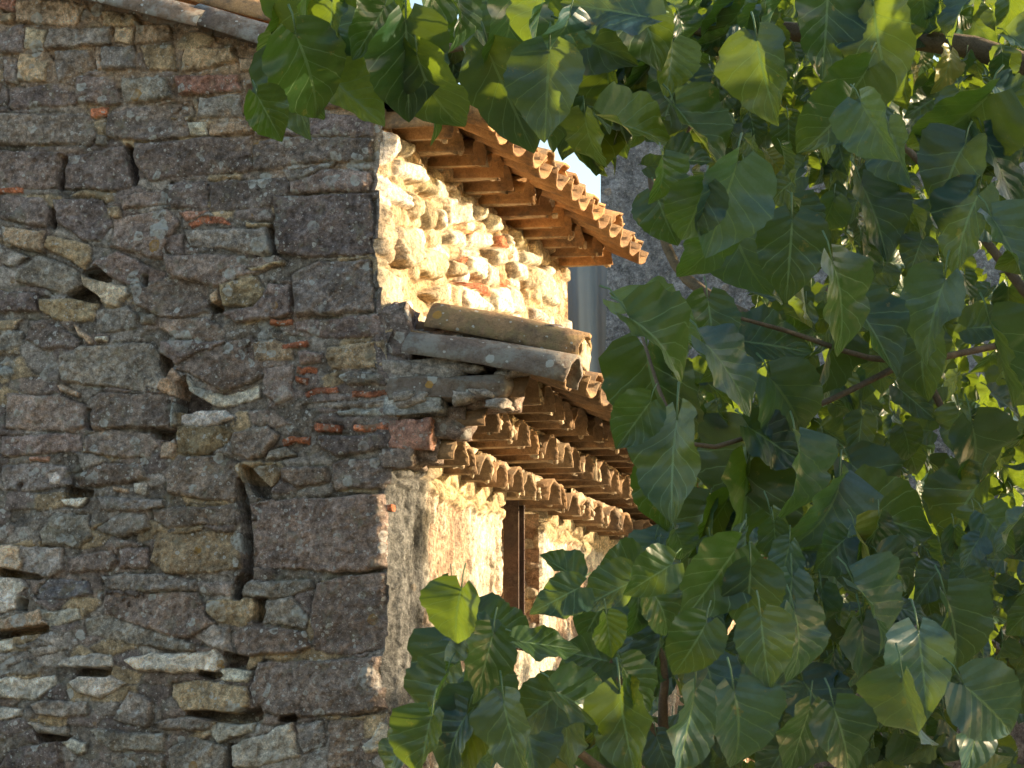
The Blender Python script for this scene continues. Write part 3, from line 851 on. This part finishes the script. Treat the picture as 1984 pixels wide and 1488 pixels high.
# ------------------------------------------------------------------ things behind
bw = empty("rendered_wall", "grey roughcast wall with pale lichen spots standing behind the leaves", "wall", (0, 0, 0))
q0 = on_y(1166, 744, 9.6); q1 = on_y(2150, 744, 9.6); ztp = on_y(1200, 262, 9.6)[2]
ua = np.linspace(q0[0], q1[0], 160); wa = np.linspace(0, ztp, 140); U, W = np.meshgrid(ua, wa)
V = np.stack([U, 9.6+fbm(U*6, W*6, 91, 5)*.02, W], -1).reshape(-1, 3)
cg = np.ones((V.shape[0], 3))*np.array((.20, .205, .215))
mesh_np("wall_face", V, grid_faces(len(wa), len(ua)), stone_mat("grey_roughcast", .45), bw, attrs={'col': cg})
b = MB(); box(b, q0[0], q1[0], 9.64, 9.95, 0, ztp-.01); b.build("wall_core", M_plain, bw, smooth=False, attrs={'col': np.tile((.2, .2, .21), (8, 1))})
# folded sheet
mt_, t, p = mat("blue_grey_sheet"); co = N(t, "ShaderNodeTexCoord").outputs["Object"]
t.links.new(mix(t, (.15, .20, .23), (.21, .26, .29), noise(t, co, 6, 4)), p.inputs["Base Color"]); p.inputs["Roughness"].default_value = .7
s0 = on_y(1090, 744, 4.4); s1 = on_y(1180, 744, 4.4); z1 = on_y(1120, 470, 4.4)[2]; z2 = on_y(1120, 760, 4.4)[2]
ua = np.linspace(0, 1, 90); wa = np.linspace(0, 1, 40); U, W = np.meshgrid(ua, wa)
X = s0[0]+(s1[0]-s0[0])*(U*(1-.12*(1-W))+.06*(1-W)*0); Y = 4.4+.03*np.sin(U*9+W*1.5)+.006*np.sin(U*25+3*W)+.02*(U-.5)
Vf = np.stack([X, Y, z2+(z1-z2)*W], -1).reshape(-1, 3); Vb = Vf+np.array((0, .006, 0)); n = len(Vf); gf = grid_faces(40, 90)
o = mesh_np("hanging_sheet", np.vstack([Vf, Vb]), np.vstack([gf, gf[:, ::-1]+n]), mt_)
o['label'] = "pale blue grey sheet hanging in folds beyond the end of the sunlit wall"; o['category'] = "sheet"

# ------------------------------------------------------------------ leaves
def leaf_base(nu, nv):
    us = np.linspace(-1, 1, nu); vs = np.linspace(0, 1, nv)
    V = []; UV = []
    for j, v in enumerate(vs):
        wv = .47*(sin(pi*min(1, v**.60))**.75 if v < 1 else 0)
        if v < .02: wv = .10
        wv *= (1-.35*max(0, v-.7)/.3)
        if 0 < j < nv-1 and nv > 9: wv *= 1+.022*(1 if j % 2 else -1)
        for u in us:
            a = abs(u)
            y = v-.17*(a**1.2)*(1-v)**2*(1 if v > 0 else 1.0)*1.0
            V.append((u*wv, y, .16*a*wv*2-.0)); UV.append((u*.5+.5, v))
    Fc = []
    for j in range(nv-1):
        for i in range(nu-1): Fc.append((j*nu+i, j*nu+i+1, (j+1)*nu+i+1, (j+1)*nu+i))
    return np.array(V), np.array(UV), np.array(Fc)
LB = {0: leaf_base(9, 21), 1: leaf_base(5, 8)}
LB[0][0][:, 2] += .03*np.abs(np.sin(LB[0][1][:, 1]*6*pi-np.abs(LB[0][1][:, 0]-.5)*4*2.3))*np.abs(LB[0][0][:, 0])
def unit(v): return v/(np.linalg.norm(v)+1e-9)
class Foliage:
    def __init__(s, lod): s.lod = lod; s.h = random.Random(3); s.V = []; s.UV = []; s.F = []; s.R = []; s.n = 0
    def leaf(s, base, tipdir, nrm, L, droop, cup, tw, tone, wf=1.0):
        V0, UV, Fc = LB[s.lod]
        asy = .16*sin(tw*37+L*900); x, y, z = V0[:, 0]*wf*.92*(1+asy*np.sign(V0[:, 0])), V0[:, 1], V0[:, 2]*cup
        z = z+.07*np.sin(y*11+tw*19)*np.abs(x)*2+.03*np.sin(y*27+tw*40)*np.abs(x)*2
        ang = -droop*y; yy = np.where(abs(droop) > 1e-3, np.sin(droop*y)/max(abs(droop), 1e-3)*np.sign(droop), y)
        zz = -(1-np.cos(droop*y))/max(abs(droop), 1e-3)
        # twist round the midrib
        tx = x*np.cos(tw*y)-z*np.sin(tw*y); tz = x*np.sin(tw*y)+z*np.cos(tw*y)
        T = unit(tipdir); Nn = nrm-T*np.dot(nrm, T); Nn = unit(Nn); S = np.cross(T, Nn)
        P = base+L*(np.outer(tx, S)+np.outer(yy, T)+np.outer(tz+zz, Nn))
        s.V.append(P); s.UV.append(UV); s.F.append(Fc+s.n); s.R.append(np.full(len(P), tone)); s.n += len(P)
    def build(s, name, mat_, parent, off):
        return mesh_np(name, np.vstack(s.V)-off, np.vstack(s.F), mat_, parent, uv=np.vstack(s.UV), attrs={'tone': np.concatenate(s.R)})
def leaf_mat():
    m, t, p = mat("mulberry_leaf")
    uv = N(t, "ShaderNodeUVMap"); sp = N(t, "ShaderNodeSeparateXYZ"); t.links.new(uv.outputs[0], sp.inputs[0])
    tone = N(t, "ShaderNodeAttribute"); tone.attribute_name = "tone"; tn = tone.outputs["Fac"]
    a = mth(t, 'ABSOLUTE', mth(t, 'MULTIPLY', mth(t, 'SUBTRACT', sp.outputs[0], .5), 2.0))
    mid = mth(t, 'LESS_THAN', a, .035)
    ph = mth(t, 'SUBTRACT', mth(t, 'MULTIPLY', sp.outputs[1], 6.0), mth(t, 'MULTIPLY', mth(t, 'POWER', a, .8), 2.3))
    fr = mth(t, 'ABSOLUTE', mth(t, 'SUBTRACT', mth(t, 'FRACT', ph), .5))      # 0 at vein
    lat = mth(t, 'MULTIPLY', mth(t, 'LESS_THAN', fr, .032), mth(t, 'GREATER_THAN', ph, .0))
    vein = mth(t, 'MAXIMUM', mid, mth(t, 'MULTIPLY', lat, .9))
    co = N(t, "ShaderNodeTexCoord").outputs["Object"]
    nz = noise(t, co, 14, 5, .6); n2 = noise(t, co, 120, 4, .6)
    c = ramp(t, tn, [(0.0, (.022, .058, .072)), (.2, (.010, .034, .036)), (.45, (.008, .030, .020)), (.8, (.016, .042, .009)), (.97, (.09, .13, .02)), (1.0, (.20, .15, .05))])  # lowest tones: blue sky sheen painted into the leaf colour
    c = mix(t, c, ramp(t, nz, [(.3, .65), (.7, 1.35)]), .7, 'MULTIPLY')
    c = mix(t, c, ramp(t, n2, [(.3, .8), (.7, 1.2)]), .7, 'MULTIPLY')
    brn = mth(t, 'MULTIPLY', ramp(t, noise(t, co, 23, 5, .7), [(.62, 0.0), (.68, .8)]), mth(t, 'GREATER_THAN', mth(t, 'FRACT', mth(t, 'MULTIPLY', tn, 57.0)), .6))
    c = mix(t, c, (.16, .11, .04), brn)
    c = mix(t, c, (.13, .20, .09), mth(t, 'MULTIPLY', vein, .75))
    t.links.new(c, p.inputs["Base Color"]); p.inputs["Roughness"].default_value = .36
    p.inputs["Specular IOR Level"].default_value = .30
    h = mth(t, 'SUBTRACT', mth(t, 'MULTIPLY', ramp(t, fr, [(0.0, .0), (.5, 1.0)]), 1.0), mth(t, 'MULTIPLY', mid, .8))
    bump(t, p, mth(t, 'ADD', h, mth(t, 'MULTIPLY', n2, .3)), .0045, .4)
    tr = N(t, "ShaderNodeBsdfTranslucent")
    tc = mix(t, (.26, .42, .02), (.42, .56, .04), nz); tc = mix(t, tc, (.10, .20, .02), mth(t, 'MULTIPLY', vein, .5))
    t.links.new(tc, tr.inputs[0])
    ms = N(t, "ShaderNodeMixShader"); ms.inputs[0].default_value = .20
    t.links.new(p.outputs[0], ms.inputs[1]); t.links.new(tr.outputs[0], ms.inputs[2])
    t.links.new(ms.outputs[0], t.nodes["Material Output"].inputs["Surface"])
    return m
M_leaf = leaf_mat()
M_bark = tile_mat("bark", (.17, .13, .085), (.10, .075, .05))
M_twig = tile_mat("green_twig", (.20, .20, .09), (.15, .12, .06))
rgn = random.Random(12)
def inpoly(x, y, P):
    ins = False; n = len(P)
    for i in range(n):
        ax, ay = P[i]; bx, by = P[(i+1) % n]
        if (ay > y) != (by > y) and x < (bx-ax)*(y-ay)/(by-ay)+ax: ins = not ins
    return ins
def put(fol, tw, px, py, d, Lm, ang, face=0.0, side=0.0, tone=.4, droop=.5, cup=1.0, twist=0.0, away=0.0, wf=1.0):
    """leaf whose CENTRE lies at the pixel, tip pointing along ang (deg, 0=right, 90=down)"""
    a = R(ang); td = unit(rt*cos(a)-upv*sin(a)+fw*away)
    nr = unit(-fw+upv*(face*1.4-.1)+rt*(side*1.5+1.0*sin(px*1.7+py*.9)))
    base = pt(px, py, d)-td*Lm*.45
    fol.leaf(base, td, nr, Lm, droop, cup, twist, tone, wf)
    # petiole
    pe = base-td*Lm*.22+np.array((0, 0, .12*Lm))+fw*.05
    mid_ = (base+pe)/2+np.array((0, 0, .06*Lm))
    q = MB(); tube(q, [base+td*Lm*.02, mid_, pe], [Lm*.011, Lm*.011, Lm*.014], 4)
    Vq = np.vstack(q.V); Fq = [f for f in q.Fc if len(f) == 4]
    fol.V.append(Vq); fol.UV.append(np.tile((.5, .5), (len(Vq), 1))); fol.F.append(np.array(Fq)+fol.n); fol.R.append(np.full(len(Vq), .8)); fol.n += len(Vq)
    return pe
def tree(label, group, trunk, boughs, cat="tree"):
    """boughs: list of dict(path, radii, leaves=callable(fol, twigs))"""
    base = np.array(trunk[0][0]); root = empty("mulberry_tree", label, cat, tuple(base), group)
    b = MB(); P = smooth_path([p for p, r in trunk]); rr = np.interp(np.linspace(0, 1, len(P)), np.linspace(0, 1, len(trunk)), [r for p, r in trunk])
    tube(b, P, rr, 12, .05); b.build("trunk", M_bark, root, off=base)
    for k, bo in enumerate(boughs):
        b = MB()
        for path, r0, r1 in bo['wood']:
            P = smooth_path(path); tube(b, P, np.linspace(r0, r1, len(P)), 8, .06, k)
        o = b.build("bough", M_bark, root, off=base)
        fol = Foliage(bo.get('lod', 0)); tw = MB(); bo['leaves'](fol, tw)
        fol.build("foliage", M_leaf, o, base)
        if tw.n: tw.build("leaf_stalks", M_twig, o, off=base)
    return root
def scatter(fol, tw, poly, dr, n, Lr, tones, angr=(45, 140), seed=0, dark=None):
    rg = random.Random(seed); xs = [p[0] for p in poly]; ys = [p[1] for p in poly]; k = 0; it = 0
    while k < n and it < n*60:
        it += 1
        x = rg.uniform(min(xs), max(xs)); y = rg.uniform(min(ys), max(ys))
        if not inpoly(x, y, poly): continue
        k += 1
        d = rg.uniform(*dr); L = rg.uniform(*Lr)
        put(fol, tw, x, y, d, L, rg.gauss((angr[0]+angr[1])/2, (angr[1]-angr[0])/2), rg.uniform(-.4, 1.8), rg.uniform(-1.4, 1.4),
            rg.uniform(*tones) if rg.random() > .04 else .99, rg.uniform(-.4, 1.7), rg.uniform(.3, 2.2), rg.uniform(-1, 1), rg.uniform(-.6, .6), rg.uniform(.75, 1.15))
def scatter3(fol, tw, c, rad, n, Lr, tones, seed=0):
    """leaves through an ellipsoid of crown, in clumps"""
    rg = random.Random(seed); cl = []
    for _ in range(max(6, n//45)):
        v = np.array([rg.gauss(0, 1) for _ in range(3)]); v = unit(v)*(rg.random()**.4); cl.append(np.array(c)+v*np.array(rad))
    for _ in range(n):
        q = rg.choice(cl)+np.array([rg.gauss(0, .22) for _ in range(3)])
        if q[2] < .4: continue
        a = rg.uniform(0, 2*pi); td = np.array([cos(a)*.5, sin(a)*.5, -1+rg.uniform(-.2, .9)])
        nr = np.array([cos(a)*.7, sin(a)*.7, .8])+np.array([rg.uniform(-.5, .5) for _ in range(3)])
        fol.leaf(q, td, unit(nr), rg.uniform(*Lr), rg.uniform(0, .9), rg.uniform(.4, 1.6), rg.uniform(-.5, .5), rg.uniform(*tones))
GRP = "mulberry trees beside the house"
# --- tree whose upper bough overhangs the eave
def leaves_top(f, tw):
    for a in [(585, 80, 180, 100, .4, .0, .6), (565, 180, 175, 82, .3, .1, .5), (610, 150, 190, 60, .7, .1, .7), (680, 90, 180, 100, .5, -.1, .5), (830, 190, 190, 75, .5, .1, .6), (1000, 60, 190, 100, .4, .1, .25), (1130, 210, 190, 100, .5, 0, .5), (1155, 255, 150, 80, .5, .1, .7), (555, 165, 165, 100, 1.0, -.3, .62), (560, 60, 150, 120, .5, .4, .75), (650, 130, 120, 70, .3, -.2, .6), (690, 195, 130, 35, .9, .0, .95), (520, 225, 100, 75, .4, .3, .8),
              (640, 60, 130, 80, .8, .0, .5), (770, 30, 120, 90, .2, .2, .95), (790, 130, 190, 100, .6, -.2, .5), (850, 190, 150, 45, .8, .3, .7), (720, 60, 120, 120, .4, .4, .6),
              (960, 110, 165, 60, .5, .2, .42), (985, 190, 210, 78, .4, -.1, .38), (1075, 100, 150, 110, .4, .2, .05), (1060, 180, 170, 95, .7, .3, .1), (1040, 30, 140, 120, .5, 0, .3),
              (1110, 40, 150, 160, .2, .2, .15), (1180, 20, 170, 190, .6, .2, .1), (1160, 90, 150, 20, .3, 0, .3), (1120, 230, 150, 95, .6, .3, .6), (1140, 280, 120, 70, .4, -.4, .75),
              (1060, 235, 110, 80, .4, .1, .35), (1230, 250, 140, 30, .9, 0, .9), (1180, 170, 130, 85, .4, -.2, .45), (1300, 190, 150, 110, .4, .2, .5), (1350, 260, 150, 40, .6, .3, .7),
              (1300, 130, 110, 95, .3, .0, .95), (1260, 60, 140, 80, .5, .1, .7), (1420, 50, 150, 120, .5, .3, .4), (1480, 150, 170, 95, .4, -.1, .35), (900, 40, 110, 60, .5, .2, .6),
              (880, 90, 90, 90, .5, .2, .8), (1600, 60, 170, 80, .5, .3, .4), (1700, 90, 190, 100, .5, -.3, .35), (590, 10, 130, 100, .6, 0, .6), (700, -20, 130, 80, .6, 0, .6), (840, 0, 130, 95, .6, 0, .6), (960, -10, 130, 95, .6, 0, .4)]:
        px, py, L, an, fc, sd_, tn = a; d = 8.2+.6*sin(px*.7+py)
        put(f, tw, px, py, d, L*d/F*1.05, an+14*sin(px*5), fc, sd_, tn, .55+.6*sin(px), 1.2+.7*sin(py*3), .6*sin(py), .3*sin(px*3))
    scatter(f, tw, [(560, -30), (1100, -30), (1120, 200), (940, 130), (740, 150), (560, 130)], (8.7, 9.3), 34, (.15, .21), (.2, .75), seed=3)
    scatter(f, tw, [(1090, -30), (2000, -30), (2000, 200), (1500, 300), (1150, 270)], (8.3, 9.6), 240, (.10, .17), (.0, .7), seed=4)
    scatter(f, tw, [(1150, -30), (2020, -30), (2020, 250), (1450, 330), (1180, 250)], (10, 11.5), 480, (.11, .18), (.3, .9), seed=14)
    scatter(f, tw, [(1095, 120), (1250, 60), (1400, 250), (1290, 300), (1160, 300), (1100, 290)], (8.6, 9.2), 26, (.14, .2), (.2, .8), seed=24)
def P3(l): return [pt(*p) for p in l]
def leaves_right(f, tw):
    for a in [(1275, 615, 200, 38, .9, .3, .93), (1290, 660, 200, 40, .9, .2, .6), (1265, 780, 250, 105, .4, -.5, .66), (1300, 900, 230, 100, .3, -.6, .55), (1285, 960, 150, 96, .2, -.7, .7), (1230, 820, 130, 150, .6, -.3, .5),
              (1420, 720, 190, 45, .6, .2, .06), (1540, 790, 190, 48, .6, .3, .04), (1500, 860, 150, 55, .6, 0, .25), (1560, 930, 190, 65, .5, .3, .02), (1410, 930, 230, 110, .3, -.2, .45),
              (1445, 1000, 240, 108, .3, -.3, .42), (1610, 1010, 200, 80, .4, .4, .03), (1515, 1060, 160, 85, .3, .1, .5), (1615, 1080, 190, 85, .4, .2, .02), (1335, 1050, 190, 98, .4, -.3, .5),
              (1375, 1020, 150, 100, .4, .0, .5), (1500, 670, 160, 30, .6, 0, .35), (1380, 640, 150, 60, .5, .1, .5), (1600, 700, 150, 80, .4, .3, .4), (1400, 400, 210, 95, .4, .2, .02), (1440, 510, 200, 88, .4, .1, .04),
              (1345, 420, 150, 85, .4, -.1, .25), (1370, 500, 150, 92, .3, .1, .3), (1290, 430, 130, 80, .4, .2, .4), (1290, 350, 110, 90, .5, .2, .45), (1530, 500, 180, 100, .4, .3, .4), (1640, 200, 190, 110, .5, .2, .45),
              (1610, 250, 160, 100, .5, .3, .4), (1700, 250, 150, 85, .5, .1, .05), (1740, 300, 140, 95, .4, .2, .06), (1850, 250, 230, 110, .5, .2, .42), (1830, 340, 190, 100, .5, .1, .3), (1940, 330, 180, 85, .5, 0, .2),
              (1700, 420, 180, 90, .4, .2, .3), (1860, 450, 200, 95, .4, .1, .35), (1960, 480, 170, 85, .4, .1, .06), (1800, 620, 200, 95, .4, .1, .1), (1780, 700, 180, 100, .5, .1, .25), (1700, 650, 180, 80, .5, .1, .35),
              (1640, 590, 210, 60, .5, .1, .5), (1900, 900, 200, 80, .4, .2, .35), (1700, 950, 180, 70, .4, .1, .35), (1720, 1010, 200, 40, .7, .1, .55), (1850, 1000, 200, 100, .5, 0, .4), (1940, 700, 200, 95, .4, .1, .35)]:
        px, py, L, an, fc, sd_, tn = a; d = 6.6+.7*sin(px*.31+py*.2)
        put(f, tw, px, py, d, L*d/F*.92, an+26*sin(px*5), fc, sd_, tn, .55+.6*sin(px), 1.2+.7*sin(py*3), .6*sin(py), .3*sin(px*3))
    scatter(f, tw, [(1300, 330), (2020, 150), (2020, 1250), (1500, 1250), (1330, 960), (1290, 740), (1480, 620), (1440, 540)], (9.2, 11.0), 900, (.09, .16), (.2, .8), seed=17)
    scatter(f, tw, [(1275, 310), (2020, 180), (2020, 1100), (1420, 1080), (1300, 960), (1260, 720), (1300, 640), (1480, 600), (1430, 530)], (7.2, 8.6), 330, (.09, .15), (.0, .55), seed=7)
def leaves_low(f, tw):
    for a in [(880, 1200, 150, 80, .6, 0, .5), (850, 1310, 170, 100, .6, 0, .4), (900, 1420, 180, 95, .4, 0, .3), (960, 1350, 160, 60, .6, 0, .35), (990, 1430, 170, 100, .4, 0, .15), (1090, 1430, 170, 85, .4, 0, .3), (820, 1450, 150, 110, .5, 0, .45), (1150, 1200, 130, 100, .5, 0, .5), (880, 1170, 105, 60, .9, -.2, .68), (905, 1225, 120, 170, 1.1, -.2, .55), (965, 1200, 120, 30, .9, .3, .6), (880, 1280, 130, 140, .9, -.3, .5), (940, 1290, 150, 100, .4, 0, .55), (985, 1230, 110, 40, .8, .2, .5),
              (830, 1370, 160, 120, .6, -.4, .5), (900, 1350, 170, 150, .7, .1, .4), (870, 1440, 160, 100, .3, -.3, .35), (930, 1410, 130, 92, .2, .2, .02), (1030, 1450, 140, 92, .3, .1, .04), (1040, 1375, 150, 160, .9, .1, .4),
              (1140, 1370, 170, 5, .9, .1, .4), (1060, 1250, 130, 12, 1.3, .0, .8), (1085, 1100, 90, 200, .9, -.1, .6), (1080, 1160, 120, 145, .7, 0, .5), (1130, 1270, 110, 170, .7, 0, .5), (1190, 1100, 110, 190, .5, .1, .66),
              (1180, 1150, 130, 150, .7, 0, .4), (1260, 1120, 120, 170, .5, 0, .5), (1290, 1180, 120, 60, .6, 0, .45), (1240, 1200, 120, 110, .6, 0, .4), (1130, 1310, 130, 130, .7, .1, .55), (1210, 1420, 190, 100, .3, .0, .45),
              (1330, 1420, 190, 85, .3, .1, .05), (1390, 1350, 160, 55, .5, .1, .08), (1440, 1420, 190, 90, .3, .2, .1), (1480, 1260, 150, 110, .4, .1, .3), (1380, 1130, 190, 105, .4, .1, .5), (1450, 1160, 150, 110, .4, -.1, .4),
              (1560, 1250, 160, 60, .7, .1, .15), (1530, 1180, 140, 100, .4, 0, .05), (1710, 1190, 190, 70, .4, .2, .03), (1680, 1290, 190, 95, .3, -.1, .06), (1790, 1300, 180, 75, .4, .3, .02), (1760, 1400, 210, 90, .3, .0, .1),
              (1860, 1230, 190, 50, .6, .1, .3), (1930, 1380, 190, 60, .5, .2, .06), (1890, 1430, 160, 100, .4, .1, .04), (1600, 1380, 170, 30, .8, .2, .12), (1640, 1440, 170, 60, .5, .1, .3), (1550, 1430, 150, 100, .5, .1, .4),
              (750, 1480, 120, 150, 1.0, .1, .6), (1500, 1330, 120, 20, .9, .1, .3), (1230, 1330, 120, 80, .5, .1, .6), (1180, 1230, 90, 80, .5, .1, .9), (1340, 1260, 140, 100, .5, .1, .5)]:
        px, py, L, an, fc, sd_, tn = a; d = 5.4+.6*sin(px*.41+py*.3)
        put(f, tw, px, py, d, L*d/F*.95, an+24*sin(px*5), fc, sd_, tn, .55+.6*sin(px), 1.2+.7*sin(py*3), .6*sin(py), .3*sin(px*3))
    scatter(f, tw, [(1230, 1060), (2020, 1020), (2020, 1520), (820, 1520), (960, 1460), (1180, 1400), (1200, 1200)], (6.0, 7.2), 330, (.08, .14), (.0, .5), seed=9)
tA = pt(2350, 900, 8.0)
tree("tall mulberry tree whose leafy boughs overhang the upper eave and fill the right side", GRP,
     [((tA[0], tA[1], 0), .2), ((tA[0]+.05, tA[1], 2), .17), ((tA[0]-.1, tA[1], 3.6), .13), ((tA[0]-.05, tA[1]+.2, 5.6), .08)],
     [dict(wood=[(P3([(2330, 500, 8.0), (2000, 130, 8.6), (1500, 60, 8.8), (1150, 60, 8.8), (860, 95, 8.6), (640, 150, 8.5)]), .05, .007), (P3([(1500, 60, 8.8), (1380, 180, 8.5), (1330, 260, 8.5)]), .012, .005)], leaves=leaves_top),
      dict(wood=[(P3([(2330, 900, 8.0), (2050, 640, 7.9), (1800, 330, 8.0), (1640, 200, 8.0)]), .022, .008), (P3([(2050, 640, 7.9), (1750, 700, 7.4), (1520, 640, 7.2), (1340, 590, 7.0)]), .012, .004),
                 (P3([(1760, 700, 7.4), (1550, 800, 7.2), (1340, 860, 7.0), (1240, 640, 7.2)]), .010, .004), (P3([(2330, 1000, 8.0), (1960, 1020, 7.7), (1880, 900, 7.3), (1730, 620, 7.3), (1600, 560, 7.3)]), .018, .006),
                 (P3([(1260, 320, 8.4), (1275, 420, 8.3), (1330, 540, 8.2), (1500, 640, 8.0)]), .012, .02)], leaves=leaves_right)])
tB = pt(1500, 1900, 6.3)
tree("low young mulberry tree with drooping dark leaves across the bottom of the view", GRP,
     [((tB[0], tB[1], 0), .06), ((tB[0]+.02, tB[1], .7), .05), ((tB[0], tB[1]+.05, 1.35), .035)],
     [dict(wood=[(P3([(1500, 1800, 6.3), (1300, 1460, 6.2), (1285, 1280, 6.1), (1210, 1130, 6.1)]), .018, .005), (P3([(1480, 1700, 6.3), (1150, 1480, 6.0), (960, 1300, 5.8), (920, 1220, 5.8)]), .015, .005),
                 (P3([(1500, 1800, 6.3), (1880, 1480, 6.2), (1750, 1250, 6.2), (1640, 1080, 6.4)]), .016, .006), (P3([(1300, 1460, 6.2), (1190, 1300, 6.1), (1150, 1180, 6.1)]), .009, .004)], leaves=leaves_low)])
# --- tree standing beyond the eave, it shades the far end of the lower wall
def leaves_back(f, tw):
    scatter3(f, tw, (4.2, 7.0, 3.3), (2.3, 1.5, 2.4), 4200, (.13, .22), (.1, .7), seed=31)
tree("shaded mulberry tree behind the others, beyond the lower eave", GRP, [((4.3, 7.0, 0), .16), ((4.2, 7.0, 1.5), .13), ((4.1, 7.1, 3.6), .08)],
     [dict(wood=[([(4.2, 7, 2), (3.2, 6.6, 3.2), (2.7, 6.2, 4.2)], .05, .012), ([(4.2, 7, 2.4), (5.0, 7.2, 3.6), (5.4, 7.1, 4.8)], .05, .012)], leaves=leaves_back, lod=1)])
# --- unseen crown right of the picture, added to dapple the near leaves
oc = pt(1600, 800, 7.0)+3.3*sd+np.array((0, -.7, -.1))
def leaves_off(f, tw):
    scatter3(f, tw, (oc[0], oc[1], oc[2]), (.8, 2.4, 1.5), 2300, (.16, .25), (.1, .7), seed=41)
tree("unseen mulberry tree added further right to dapple the near leaves", GRP, [((oc[0]+.1, oc[1], 0), .15), ((oc[0], oc[1], 2.0), .12), ((oc[0], oc[1]+.1, 4.2), .07)],
     [dict(wood=[([(oc[0], oc[1], 2), (oc[0]+.2, oc[1]+.7, 3.4)], .05, .015)], leaves=leaves_off, lod=1)])
def leaves_shade_hedge(f, tw):  # hedge out of view, added to shade the lower wall
    scatter3(f, tw, (7.0, 5.6, 2.0), (.8, 4.2, 2.15), 4600, (.22, .32), (.1, .7), seed=51)
tree("unseen mulberry hedge added right of the house to shade the lower wall", GRP, [((7.1, 6.5, 0), .12), ((7.0, 6.6, 1.2), .10), ((7.0, 6.4, 3.0), .05)],
     [dict(wood=[([(7, 6.5, 1), (7, 8.5, 2.4)], .05, .015), ([(7, 6.5, 1), (7, 4.5, 2.4)], .05, .015)], leaves=leaves_shade_hedge, lod=1)])
